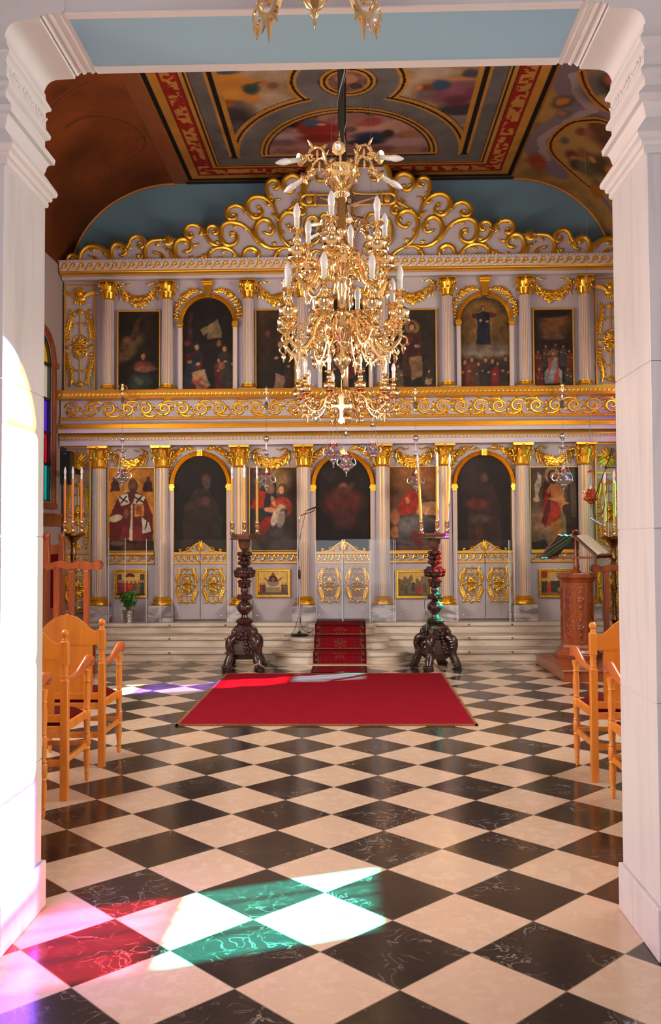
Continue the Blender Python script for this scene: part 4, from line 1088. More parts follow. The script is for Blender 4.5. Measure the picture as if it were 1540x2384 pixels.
# upper storey
def u1(c, w):
    dark_bg(c, w, (34, 26, 20), (58, 40, 26), 1); c.e(w*.3, .62, .16, .08, (92, 70, 44), .8, .5); c.e(w*.2, .48, .13, .06, (104, 78, 50), .8, .6).e(w*.15, .78, .1, .09, (30, 26, 24), .6)
    c.p([(0, .62), (w*.25, .7), (w*.45, .9), (w*.6, .95), (w*.4, .65)], (62, 46, 30)); c.e(w*.2, .66, .05, .05, (96, 62, 44), .6)
    c.e(w*.55, .13, .14, .13, (48, 58, 46), .4).e(w*.5, .16, .05, .05, (78, 84, 62), .6); c.e(w*.62, .33, .12, .07, (112, 50, 42), .5).e(w*.68, .30, .13, .035, (138, 88, 66), .5); c.e(w*.62, .45, .035, .045, (88, 44, 32), .3).e(w*.61, .45, .025, .034, SK, .4); return c
def u2(c, w):
    dark_bg(c, w, (30, 24, 20), (26, 22, 20), 2); c.p([(w*.1, .5), (w*.19, .5), (w*.19, .85), (w*.12, .85)], (58, 34, 26)); c.p([(w*.35, .66), (w*.66, .77), (w*.78, .62), (w*.76, .58), (w*.52, .56), (w*.42, .60)], (112, 94, 62)); c.p([(w*.42, .60), (w*.5, .63), (w*.48, .57)], (40, 32, 24))
    person(c, w*.13, .02, .52, (78, 28, 24), (34, 44, 56), lean=.14, hair=(34, 44, 58)); c.p([(w*.17, .22), (w*.42, .25), (w*.55, .09), (w*.42, .03), (w*.28, .04), (w*.19, .12)], (150, 126, 92)); c.e(w*.34, .11, .09, .05, (150, 72, 48), .5, -.4).e(w*.42, .10, .05, .025, (168, 134, 100), .4, -.4).e(w*.26, .16, .03, .03, (170, 110, 70), .4)
    person(c, w*.78, .02, .36, (84, 34, 28), None, lean=-.12); person(c, w*.95, .05, .46, (46, 46, 38), None, lean=-.14); c.e(w*.72, .52, .025, .035, (120, 70, 50), .4).e(w*.08, .52, .03, .035, (90, 50, 40), .4).e(w*.75, .28, .035, .04, (130, 84, 56), .4); return c
def u3(c, w):
    dark_bg(c, w, (46, 34, 24), (84, 58, 34), 3); c.e(w*.3, .72, .07, .08, (52, 36, 28), .5).e(w*.3, .72, .03, .04, (104, 58, 42), .5); person(c, w*.6, .06, .6, (40, 30, 28), (34, 30, 30)); c.p([(w*.45, .02), (w*.75, .02), (w*.72, .2), (w*.48, .24)], (124, 92, 72)); person(c, w*.9, .02, .5, (60, 40, 30)); return c
def u4(c, w):
    dark_bg(c, w, (28, 22, 20), (30, 24, 22), 4); person(c, w*.5, .15, .6, (90, 34, 28), BL, halo=(96, 72, 40)); person(c, w*.2, .02, .4, (56, 40, 32)); person(c, w*.8, .02, .4, (46, 48, 42)); return c
def u5(c, w):
    dark_bg(c, w, (42, 34, 28), (74, 56, 38), 5); person(c, w*.5, .2, .66, (84, 36, 28), (60, 34, 30), halo=(128, 98, 58)); c.p([(w*.42, .42), (w*.7, .45), (w*.72, .2), (w*.5, .15)], (118, 90, 62)); person(c, w*.2, .02, .34, (90, 76, 56)); person(c, w*.85, .02, .26, (56, 44, 34)); c.p([(w*.78, .16), (w*.92, .18), (w*.9, .1), (w*.78, .1)], (140, 118, 92)); return c
def u6(c, w):
    dark_bg(c, w, (60, 46, 28), (44, 34, 26), 6); c.e(w*.5, .72, .26, .27, (116, 84, 40), 1.2).e(w*.48, .80, .12, .13, (134, 98, 50), .8); c.e(w*.5, .42, .33, .06, (124, 112, 96), .9).e(w*.25, .47, .1, .05, (94, 82, 68), .8).e(w*.78, .47, .1, .05, (94, 82, 68), .8)
    c.p([(w*.24, .83), (w*.74, .83), (w*.74, .79), (w*.58, .77), (w*.38, .76), (w*.24, .79)], (86, 32, 26)); person(c, w*.48, .5, .42, (30, 34, 48), (26, 30, 42))
    for i, (x, col) in enumerate(((.08, (74, 34, 28)), (.22, (96, 48, 36)), (.36, (70, 58, 44)), (.5, (52, 46, 40)), (.64, (44, 40, 40)), (.76, (112, 34, 32)), (.92, (54, 42, 36)))): person(c, w*x, -.02, .38+.03*math.sin(i*2.3), col)
    c.p([(0, 0), (w, 0), (w, .05), (0, .05)], (34, 26, 22)); return c
def u7(c, w):
    dark_bg(c, w, (40, 30, 24), (72, 50, 30), 7); c.e(w*.5, .82, .16, .14, (120, 80, 42), 1).e(w*.5, .95, .2, .05, (30, 24, 22), .4); c.e(w*.5, .66, .14, .03, (98, 76, 52), .8)
    for x, y, col in ((.1, .3, (104, 44, 34)), (.3, .36, (60, 56, 48)), (.55, .38, (74, 40, 34)), (.75, .36, (56, 60, 56)), (.92, .3, (98, 50, 38))): person(c, w*x, y-.05, .26, col)
    person(c, w*.48, .1, .40, (148, 62, 44), (120, 126, 128), sit=True, halo=(110, 84, 46)); person(c, w*.12, .0, .3, (112, 44, 38)); person(c, w*.88, .02, .28, (60, 58, 44)); return c
UL = (('dark upright painting of a seated woman in rose, leftmost in the upper row', 276, 371, 727, 918, u1, None), ('arched nativity painting with a pale cloth in the upper left arch', 426, 546, 697, 918, u2, 1), ('brown upright painting left of the chandelier in the upper row', 599, 688, 728, 918, u3, None),
      ('arched dark painting hidden behind the chandelier in the upper centre arch', 752, 862, 699, 918, u4, 1), ('dim upright painting of a standing robed man right of the chandelier, upper row', 908, 1018, 731, 921, u5, None), ('arched painting of a man with spread arms in golden light, upper right', 1077, 1190, 703, 921, u6, 1), ('crowded upright painting with a seated figure in red and white, rightmost in the upper row', 1249, 1339, 734, 921, u7, None))
for i, (lab, a, b, y0, y1, fn, ar) in enumerate(UL):
    painting('icon_painting', lab, a, b, y0, y1, fn, 100+i*7, ar, ar is None, 'large icon paintings of the upper row')
# lower storey
def l1(c, w):
    c.C[:] = (196, 128, 42); c.mottle(.25, 5, 11); c.warp(.02, 9, 12); c.p([(0, 0), (w, 0), (w, .13), (0, .13)], (40, 26, 22)); c.e(w*.45, .05, .09, .05, (84, 58, 40), .7).e(w*.72, .06, .1, .05, (74, 40, 28), .7).e(w*.2, .1, .1, .03, (104, 84, 60), .6)
    c.e(w*.53, .76, .125, .125, (206, 148, 62), .06); c.l([(w*.53+.125*math.cos(t), .76+.125*math.sin(t)) for t in np.linspace(0, 6.28, 30)], .005, (150, 82, 36))
    for s in (-1, 1): c.p([(w*(.5+s*.36)-.06, .72), (w*(.5+s*.36)+.06, .72), (w*(.5+s*.36)+.05, .82), (w*(.5+s*.36), .88), (w*(.5+s*.36)-.05, .82)], (72, 44, 46)); c.e(w*(.5+s*.36), .875, .025, .03, (96, 54, 40), .4)
    c.p([(w*.03, .13), (w*.97, .13), (w*.98, .42), (w*.8, .66), (w*.62, .72), (w*.42, .72), (w*.2, .64), (w*.02, .42)], (98, 34, 32)); c.p([(w*.25, .13), (w*.75, .13), (w*.7, .3), (w*.3, .3)], (118, 42, 34))
    c.e(w*.53, .79, .062, .085, (92, 56, 40), .15).e(w*.53, .78, .046, .062, (124, 74, 50), .3).e(w*.53, .725, .04, .045, (84, 56, 44), .4)
    for s in (-1, 1):
        c.p([(w*(.5+s*.04), .58), (w*(.5+s*.10), .70), (w*(.5+s*.30), .66), (w*(.5+s*.22), .55)], (212, 196, 170)); X = w*(.5+s*.17)
        c.l([(X-.05, .655), (X+.05, .595)], .009, (26, 20, 20)); c.l([(X-.03, .59), (X+.03, .665)], .009, (26, 20, 20))
    c.p([(w*.45, .13), (w*.53, .13), (w*.53, .6), (w*.5, .56)], (206, 188, 160)); c.p([(w*.56, .42), (w*.78, .42), (w*.78, .57), (w*.56, .57)], (160, 86, 34)); c.l([(w*.59, .44), (w*.75, .44), (w*.75, .55), (w*.59, .55), (w*.59, .44)], .006, (206, 140, 54))
    c.e(w*.15, .40, .09, .045, (206, 186, 152), .2, .3).e(w*.38, .46, .03, .06, (132, 80, 54), .3); c.p([(w*.72, .42), (w*.88, .34), (w*.93, .24), (w*.74, .22)], (214, 200, 176)); c.l([(w*.8, .27), (w*.84, .36)], .008, (28, 20, 20)); return c
def dk(seed, drawing):
    def f(c, w): dark_bg(c, w, (26, 20, 18), (34, 26, 22), seed); drawing(c, w); return c
    return f
l2 = dk(22, lambda c, w: (c.p([(w*.15, .25), (w*.2, .5), (w*.4, .66), (w*.62, .66), (w*.8, .5), (w*.85, .0), (w*.15, .0)], (44, 34, 28)), c.e(w*.58, .745, .05, .065, (86, 62, 48), .5), c.e(w*.6, .69, .035, .04, (72, 60, 50), .6), c.e(w*.4, .5, .12, .04, (62, 44, 34), .7, .4), c.e(w*.6, .52, .04, .05, (84, 56, 42), .6), c.p([(w*.78, .02), (w*.9, .02), (w*.88, .4), (w*.8, .4)], (36, 38, 32))))
def l3(c, w):
    dark_bg(c, w, (54, 42, 36), (112, 78, 48), 23); c.e(w*.5, .84, .2, .17, (132, 100, 60), .5); c.p([(w*.1, .25), (w*.15, .6), (w*.3, .86), (w*.45, .9), (w*.56, .8), (w*.55, .55), (w*.6, .25)], (46, 38, 48)); c.e(w*.42, .76, .055, .075, (150, 100, 70), .3)
    c.p([(0, .52), (w*.2, .72), (w*.34, .7), (w*.3, .52), (w*.1, .5)], (150, 46, 28)); c.p([(w*.1, .22), (w*.3, .42), (w*.48, .42), (w*.4, .25), (w*.25, .18)], (136, 40, 28)); c.p([(w*.05, .48), (w*.3, .52), (w*.45, .46), (w*.3, .4), (w*.05, .36)], (44, 46, 44))
    c.e(w*.66, .52, .13, .13, (158, 58, 34), .2).e(w*.66, .5, .06, .06, (176, 146, 110), .4).e(w*.72, .46, .05, .05, (56, 56, 54), .5); c.e(w*.68, .74, .05, .07, (80, 54, 38), .25).e(w*.675, .735, .036, .05, (190, 138, 98), .3)
    c.e(w*.42, .5, .07, .028, (188, 126, 84), .3).e(w*.5, .6, .02, .07, (190, 132, 96), .3, .4); c.e(w*.52, .40, .045, .11, (168, 154, 128), .3, -.2).e(w*.66, .38, .045, .11, (150, 136, 116), .3, -.25); c.p([(0, 0), (w, 0), (w, .2), (0, .2)], (60, 48, 44)); c.e(w*.6, .15, .2, .12, (64, 56, 54), .8); return c
l4 = dk(24, lambda c, w: (c.e(w*.5, .52, .2, .14, (84, 32, 26), .6), c.e(w*.5, .67, .05, .06, (104, 66, 46), .5), c.e(w*.38, .6, .12, .05, (70, 34, 28), .6, .6), c.e(w*.55, .35, .12, .12, (62, 28, 26), .7), c.e(w*.62, .68, .06, .03, (72, 46, 34), .6, 1.0), c.e(w*.3, .8, .08, .06, (42, 34, 30), .7)))
def l5(c, w):
    dark_bg(c, w, (60, 44, 32), (158, 94, 36), 25); c.C = c.C*.6+np.array((150, 92, 38))*.4*np.clip((c.V-.35)*2.2, 0, 1)[..., None]+np.array((56, 44, 40))*.4*(1-np.clip((c.V-.35)*2.2, 0, 1))[..., None]
    c.e(w*.1, .62, .12, .12, (92, 60, 40), .7).e(w*.1, .4, .06, .1, (146, 92, 60), .5).e(w*.1, .22, .06, .07, (158, 104, 72), .5)
    c.p([(w*.15, .45), (w*.25, .62), (w*.42, .72), (w*.62, .7), (w*.7, .5), (w*.66, .4), (w*.3, .42)], (142, 40, 28)); c.e(w*.52, .79, .05, .075, (70, 44, 32), .25).e(w*.525, .785, .036, .055, (170, 112, 74), .3); c.e(w*.38, .6, .025, .045, (176, 112, 74), .3); c.p([(w*.62, .62), (w*.8, .6), (w*.86, .5), (w*.7, .66)], (56, 46, 46))
    c.p([(w*.55, .42), (w*.78, .44), (w*.82, .57), (w*.6, .56)], (160, 116, 76)); c.p([(w*.72, .42), (w*.98, .42), (w*.98, .57), (w*.82, .58)], (170, 126, 86)); c.p([(w*.15, .12), (w*.2, .36), (w*.4, .44), (w*.75, .42), (w*.95, .36), (w*.8, .1), (w*.5, .06)], (78, 72, 72)); c.e(w*.4, .3, .12, .1, (98, 92, 90), .8).e(w*.85, .22, .1, .12, (40, 36, 40), .7).e(w*.56, .14, .06, .12, (102, 40, 34), .6, .4)
    c.p([(0, 0), (w, 0), (w, .07), (0, .07)], (84, 58, 44)); return c
l6 = dk(26, lambda c, w: (c.p([(w*.2, .02), (w*.2, .5), (w*.38, .72), (w*.66, .7), (w*.8, .5), (w*.82, .02)], (44, 28, 26)), c.e(w*.5, .77, .05, .07, (60, 40, 34), .4), c.e(w*.5, .765, .035, .05, (98, 64, 48), .5), c.e(w*.36, .5, .13, .05, (86, 34, 30), .6), c.e(w*.42, .34, .1, .05, (64, 56, 46), .7), c.e(w*.42, .2, .04, .15, (70, 34, 28), .7), c.e(w*.25, .8, .12, .2, (46, 34, 34), .9)))
def l7(c, w):
    dark_bg(c, w, (92, 74, 58), (60, 42, 40), 27); c.C = c.C*.7+np.array((104, 88, 70))*.3; c.e(w*.75, .35, .25, .2, (122, 104, 74), .9).e(w*.15, .35, .2, .12, (138, 104, 78), .8); c.p([(w*.72, .1), (w*.75, 1), (w, 1), (w, .1)], (54, 40, 36)); c.p([(w*.84, .4), (w*.8, 1), (w*.92, 1), (w*.95, .4)], (84, 72, 60))
    c.p([(w*.14, .95), (w*.22, .9), (w*.22, .78), (w*.16, .7), (w*.2, .6), (w*.1, .62), (w*.08, .78), (w*.14, .86)], (184, 160, 136)); c.e(w*.13, .62, .04, .03, (186, 160, 134), .3); c.p([(w*.3, .9), (w*.42, .95), (w*.42, .62), (w*.34, .5), (w*.24, .66)], (66, 40, 38)); c.p([(w*.58, .6), (w*.76, .62), (w*.8, .42), (w*.72, .4)], (58, 40, 42))
    c.e(w*.46, .9, .1, .095, (156, 122, 82), .15); c.e(w*.46, .885, .06, .085, (62, 38, 28), .2).e(w*.475, .885, .04, .06, (188, 122, 76), .3).e(w*.47, .84, .045, .045, (58, 36, 28), .4)
    c.p([(w*.34, .72), (w*.44, .8), (w*.58, .8), (w*.68, .7), (w*.66, .5), (w*.6, .42), (w*.4, .5)], (176, 106, 58)); c.p([(w*.32, .74), (w*.4, .66), (w*.62, .52), (w*.64, .4), (w*.5, .36), (w*.36, .3), (w*.26, .36), (w*.24, .5)], (146, 44, 28)); c.p([(w*.42, .74), (w*.3, .5), (w*.22, .34), (w*.3, .28), (w*.4, .45)], (92, 26, 24))
    c.e(w*.56, .6, .13, .022, (192, 128, 80), .25, -.2).e(w*.66, .6, .022, .05, (190, 124, 76), .3); c.p([(w*.42, .34), (w*.62, .38), (w*.64, .24), (w*.56, .16), (w*.46, .18)], (164, 108, 54)); c.p([(w*.42, .2), (w*.5, .2), (w*.54, .04), (w*.46, .02)], (150, 82, 50)); c.p([(w*.54, .2), (w*.61, .2), (w*.64, .05), (w*.57, .05)], (158, 88, 52))
    c.p([(0, .1), (w*.3, .13), (w*.36, .06), (w*.2, 0), (0, 0)], (44, 38, 32)); c.p([(w*.62, .12), (w*.85, .26), (w, .26), (w, 0), (w*.6, 0)], (50, 44, 40)); return c
LL = (('gold-ground icon of a bishop with crosses on his stole, lower row far left', 254, 360, 1091, 1284, l1, None), ('blackened arched painting above the left pair of doors', 408, 531, 1064, 1288, l2, 1), ('painting of a mother with a child in red, left of the centre arch', 583, 692, 1092, 1284, l3, None), ('blackened arched painting above the centre doors and red stair runner', 737, 862, 1066, 1288, l4, 1),
      ('painting of a seated man in red with an open book, right of the centre arch', 908, 1020, 1093, 1286, l5, None), ('blackened arched painting above the right pair of doors', 1065, 1189, 1067, 1289, l6, 1), ('painting of a bare-legged bearded man in a red cloak, far right of the lower row', 1236, 1349, 1096, 1286, l7, None))
for i, (lab, a, b, y0, y1, fn, ar) in enumerate(LL):
    painting('icon_painting', lab, a, b, y0, y1, fn, 200+i*7, ar, ar is None, 'large icon paintings of the lower row', .18 if i == 0 else .3, fw=.014)
# small icons in gilt frames below
def s1(c, w):
    c.C[:] = (222, 176, 84); c.warp(.03, 8, 3); c.p([(0, 0), (w, 0), (w, .1), (0, .1)], (74, 50, 34)); c.e(w*.48, .78, .2, .16, (112, 36, 36), .1); c.p([(w*.3, .6), (w*.68, .6), (w*.68, .78), (w*.3, .78)], (226, 186, 96))
    for X in (.06, .14, .86, .94): c.p([(w*X-.05, .1), (w*X+.05, .1), (w*X+.05, .9), (w*X-.05, .9)], (96, 74, 52))
    for i, (X, col) in enumerate(((.12, (146, 36, 34)), (.24, (160, 50, 36)), (.36, (196, 44, 32)), (.52, (200, 60, 40)), (.66, (104, 96, 66)), (.78, (148, 104, 60)), (.9, (54, 66, 74)))): person(c, w*X, .08, .56, col, halo=(230, 190, 100))
    c.e(w*.45, .14, .2, .06, (170, 40, 34), .3); return c
def s2(c, w):
    c.C[:] = (228, 186, 96); c.warp(.02, 8, 3); c.p([(0, 0), (w, 0), (w, .12), (0, .12)], (96, 84, 76)); c.p([(w*.22, .1), (w*.78, .1), (w*.72, .32), (w*.28, .32)], (150, 136, 108)); c.e(w*.5, .52, .25, .16, (146, 124, 126), .1); c.p([(w*.2, .6), (w*.8, .6), (w*.8, .75), (w*.2, .75)], (228, 186, 96)); c.e(w*.5, .6, .24, .05, (76, 44, 60), .2); c.p([(w*.32, .58), (w*.68, .58), (w*.6, .78), (w*.5, .88), (w*.4, .78)], (72, 40, 48)); c.e(w*.5, .86, .06, .08, (70, 40, 44), .2).e(w*.5, .85, .035, .05, (158, 104, 70), .3).e(w*.5, .64, .07, .09, (152, 90, 52), .3)
    for s in (-1, 1): c.l([(w*(.5+s*.2), .62), (w*(.5+s*.3), .72)], .02, (84, 50, 56))
    for X, col in ((.1, (150, 54, 48)), (.2, (84, 70, 66)), (.82, (120, 60, 48)), (.92, (96, 96, 74))): person(c, w*X, .1, .42, col)
    return c
def s3(c, w):
    c.C[:] = (220, 176, 90); c.warp(.04, 8, 3); c.p([(0, 0), (w, 0), (w, .1), (0, .12)], (104, 84, 54)); c.p([(0, .1), (0, .75), (w*.14, .66), (w*.2, .84), (w*.32, .7), (w*.42, .9), (w*.5, .6), (w*.62, .76), (w*.66, .6), (w, .72), (w, .1)], (116, 98, 72)); c.p([(w*.7, .5), (w, .55), (w, .85), (w*.72, .8)], (134, 112, 76))
    c.e(w*.48, .58, .09, .09, (222, 180, 96), .1)
    for X, y, h, col in ((.48, .2, .45, (70, 62, 58)), (.72, .12, .4, (168, 52, 40)), (.6, .1, .36, (150, 60, 44)), (.84, .14, .42, (86, 74, 60)), (.25, .12, .36, (64, 68, 56)), (.12, .2, .34, (92, 70, 52))): person(c, w*X, y, h, col)
    return c
def s4(c, w):
    c.C[:] = (206, 164, 80); c.warp(.03, 8, 3); c.p([(0, 0), (w, 0), (w, .62), (0, .58)], (72, 62, 52)); c.p([(w*.3, .62), (w*.62, .62), (w*.62, .85), (w*.3, .85)], (186, 170, 134)); c.p([(0, .72), (w*.2, .72), (w*.2, 1), (0, 1)], (158, 52, 38)); c.e(w*.7, .3, .2, .16, (60, 50, 46), .3).e(w*.6, .24, .1, .1, (146, 124, 76), .3); person(c, w*.25, .1, .5, (186, 56, 40), halo=(220, 176, 90)); person(c, w*.85, .2, .45, (74, 48, 44)); c.p([(0, 0), (w, 0), (w, .1), (0, .12)], (142, 100, 60)); return c
for i, (lab, a, b, y0, y1, fn) in enumerate((('small gold icon of a crowd under a red canopy, above the potted plant', 273, 339, 1331, 1386, s1), ('small gold icon of a figure rising from a basin, right of the left candle stand', 601, 671, 1331, 1386, s2), ('small gold icon of travellers among rocks, left of the right candle stand', 926, 1000, 1334, 1390, s3), ('small dark-toned icon partly hidden by the wooden lectern', 1258, 1330, 1334, 1389, s4))):
    t = painting('framed_icon', lab, a, b, y0, y1, fn, 300+i*3, None, False, 'small framed icons under the lower row', .12, cat='icon', step=.005)
    A0, B0, Z0, Z1 = gx(a), gx(b), gz(y1), gz(y0); hw = (B0-A0)/2; g = MB()
    frame_rect(g, -hw-.03, hw+.03, -.03, Z1-Z0+.03, .03, -.04, -.001)
    n1, n2 = int(hw*2/.025)+2, int((Z1-Z0)/.025)+2
    for k in range(n1):
        x = -hw-.022+(2*hw+.044)*k/(n1-1)
        for z in (-.026, Z1-Z0+.026): g.blob(x, -.04, z, .011, .01, .011, 6, 4)
    for k in range(n2):
        z = -.022+(Z1-Z0+.044)*k/(n2-1)
        for x in (-hw-.026, hw+.026): g.blob(x, -.04, z, .011, .01, .011, 6, 4)
    g.build('frame', GOLD, t)
# crucifix and the two oval medallions on the crest -------------------------------
YX = YK-.06
xc = atY(812, 560, YX).x; zA = atY(812, 466, YX).z; z0 = gz(618, YX); z1 = atY(812, 396, YX).z
cr_ = thing('crucifix', 'painted wooden crucifix with gilt cusped edges standing in the middle of the crest', 'cross', (xc, YX, z0))
b = MB(); b.box(-.055, .055, -.02, .02, .0, z1-z0); b.box(-.52, .52, -.021, .019, zA-z0-.055, zA-z0+.055); b.build('cross_beam', mat('cross_paint', (120, 100, 92), .5), cr_, smooth=False, bevel=.004)
def lobe(x, z):
    g = MB()
    pts = [(x+.10*math.cos(t)*(1+.25*math.cos(3*t+PI if x <= 0 else 3*t)), z+.10*math.sin(t)*(1+.25*math.cos(2*t))) for t in np.linspace(0, 2*PI, 25)[:-1]]
    g.sweep([(a, -.03, c) for a, c in pts], .022, 6, ref=(0, 1, 0), closed=True)
    for a, c in pts[::2]: g.blob(a+(a-x)*.28, -.03, c+(c-z)*.28, .02, .015, .02, 6, 4)
    g.blob(x, -.03, z, .05, .02, .06)
    g.build('gilt_lobe', GOLDF, cr_)
lobe(-.55, zA-z0); lobe(.55, zA-z0); lobe(0, z1-z0)
g = MB()
for sx in (-1, 1):
    g.rel([(sx*.07, .1), (sx*.075, zA-z0-.2), (sx*.1, zA-z0-.09), (sx*.3, zA-z0-.075), (sx*.44, zA-z0-.07)], .016, -.028, .8, 6, 0, 3); g.rel([(sx*.44, zA-z0+.07), (sx*.1, zA-z0+.085), (sx*.075, zA-z0+.16), (sx*.07, z1-z0-.1)], .016, -.028, .8, 6, 0, 3)
    for k in range(9): g.blob(sx*.085, -.028, .15+k*.1, .018, .014, .02, 6, 4)
g.build('gilt_edge', GOLDF, cr_)
# carved figure on the cross: one continuous body
bd = MB(); sk = [((0, 0, zA-z0-.10), .05), ((0, .005, zA-z0-.22), .045), ((.01, 0, zA-z0-.34), .05), ((.03, -.02, zA-z0-.52), .036), ((.01, -.01, zA-z0-.70), .024), ((.01, -.01, zA-z0-.78), .018)]
bd.sweep(crv([(a, -.05+b_, c) for (a, b_, c), r in sk], 4), [r for _, r in sk], 10)
for s in (-1, 1): bd.sweep(crv([(s*.03, -.05, zA-z0-.1), (s*.16, -.04, zA-z0-.045), (s*.30, -.035, zA-z0+.0), (s*.40, -.03, zA-z0+.03)], 4), [.026, .022, .018, .014, .010], 8)
bd.blob(.02, -.075, zA-z0-.035, .036, .036, .048)
bd.build('figure', mat('carved_figure_paint', (196, 156, 126), .45), cr_)
g = MB(); g.lathe([(.055, 0), (.06, .05), (.05, .11)], 12, T(.01, -.05, zA-z0-.46)); g.build('loincloth', mat('carved_cloth_paint', (186, 148, 78), .4, .3), cr_)
def med(px, py, lab):
    X = atY(px, py, YK-.03); t = thing('oval_icon', lab, 'icon', (X.x, YK-.03, X.z)); n = 30; rx, rz = .115, .185
    U, V = np.meshgrid(np.linspace(0, 1, 30), np.linspace(0, 2*PI, 48), indexing='ij')
    x, z = U*rx*np.cos(V), U*rz*np.sin(V); c = Canvas(x/.4+.3, z/.4+.5, (206, 176, 110)); c.warp(.03, 9, int(px)); person(c, .3, .08, .8, (120, 116, 116), (92, 86, 86), skin=(120, 92, 76)); c.p([(.1, .5), (.5, .4), (.52, .46), (.12, .58)], (150, 140, 134))
    grid_obj('canvas', np.stack([x, np.full(x.shape, -.012), z], -1), c.lin(), OIL, t)
    g = MB(); g.sweep([(rx*1.06*math.cos(2*PI*i/n), -.01, rz*1.06*math.sin(2*PI*i/n)) for i in range(n)], .022, 8, ref=(0, 1, 0), closed=True); g.build('frame', GOLD, t)
med(728, 536, 'oval gilt-framed icon on the crest, left of the crucifix'); med(895, 540, 'oval gilt-framed icon on the crest, right of the crucifix')
# ------------------------------------------------------------------ chandeliers
def candle_unit(arm, x, z, M, cup=1.0):
    """gilt drip pan, sleeve and bulb standing at (x, z) in the arm's plane; returns nothing, adds sub-parts"""
    s = MB(); s.lathe([(.0150, 0), (.0150, .055), (.0160, .056), (.0160, .066), (.012, .068)], 12, M @ T(x, 0, z)); s.build('candle_sleeve', WAX, arm)
    b = MB(); b.lathe([(.012, 0), (.0175, .012), (.0205, .030), (.0198, .046), (.015, .064), (.008, .080), (.001, .090)], 14, M @ T(x, 0, z+.066)); b.build('bulb', BULB, arm)
def cup_prof():
    return [(.004, -.085), (.008, -.080), (.006, -.070), (.020, -.060), (.024, -.055), (.010, -.048), (.008, -.036), (.014, -.032), (.010, -.026), (.034, -.014), (.052, -.002), (.054, .006), (.051, .010), (.051, .054), (.054, .058), (.052, .062), (.036, .074), (.016, .086), (.012, .090), (.015, .094), (.022, .106), (.024, .122), (.017, .138), (.014, .146), (.016, .150), (.030, .158), (.038, .166), (.037, .169), (.014, .162)]
def lower_arm(ch, ang, R, z, k=1.0, name='candle_arm', r0=.05):
    """scrolled arm carrying an upright candle: lies in the local x-z plane, turned to ang"""
    M = RZ(ang) @ T(0, 0, z); a = MB()
    P = lambda pts: [(x, 0, q) for x, q in pts]
    ref = (0, 1, 0)
    # big C-scroll from hub down and out to the cup
    a.sweep(crv(P([(r0, .03), (r0+.05, .04), (R*.50, -.02), (R*.56, -.09), (R*.70, -.150), (R*.88, -.145), (R*1.0, -.100), (R*1.0, -.075)]), 4), [.012, .012, .015, .015, .015, .013, .010, .009], 8, 0, M, .7, ref)
    # inner spiral
    sp = [(R*.79+.052*(1-t/17)*math.cos(2.4-t*.62), -.075+.056*(1-t/17)*math.sin(2.4-t*.62)) for t in range(16)]
    a.sweep(P(sp), [.007, .009, .008, .007], 6, 0, M, .7, ref)
    a.sweep(crv(P([(R*.55, -.06), (R*.44, -.10), (R*.36, -.06), (R*.40, -.02), (R*.45, -.05)]), 4), [.008, .008, .007, .006], 6, 0, M, .7, ref)
    a.sweep(crv(P([(r0, -.01), (r0+.03, -.055), (r0+.075, -.06), (r0+.085, -.02), (r0+.055, -.012)]), 4), [.008, .008, .007, .006], 6, 0, M, .7, ref)
    # leaves and the hanging points
    for x, q, dx, dz, w in ((R*.80, -.150, .004, -.085, .017), (R*.74, -.150, -.03, -.045, .012), (R*.86, -.148, .03, -.04, .012), (R*.5, -.03, -.02, .05, .01), (R*.64, .0, -.02, .05, .01)):
        a.sweep(crv(P([(x, q), (x+dx*.45, q+dz*.45), (x+dx, q+dz)]), 3), [w, w*1.1, w*.5, .001], 6, 0, M, .6, ref)
    # ring and acorn at the outer end
    a.sweep(P([(R*1.05+.022*math.cos(t*PI/6), -.115+.026*math.sin(t*PI/6)) for t in range(12)]), .0055, 6, 0, M, 1, ref, True)
    a.lathe([(.002, -.055), (.010, -.035), (.013, -.018), (.008, -.006), (.003, 0)], 8, M @ T(R*1.05, 0, -.135))
    a.lathe([(r, q) for r, q in cup_prof()], 18, M @ T(R, 0, -.005))
    for t in range(8):                                   # beads round the drip pan
        a.blob(R+.036*math.cos(t*PI/4), .036*math.sin(t*PI/4), .163, .005, nu=6, nv=4, M=M)
    o = a.build(name, BRASS, ch); o.scale = (k, k, k) if k != 1 else (1, 1, 1)
    candle_unit(o, R, .160, M); return o
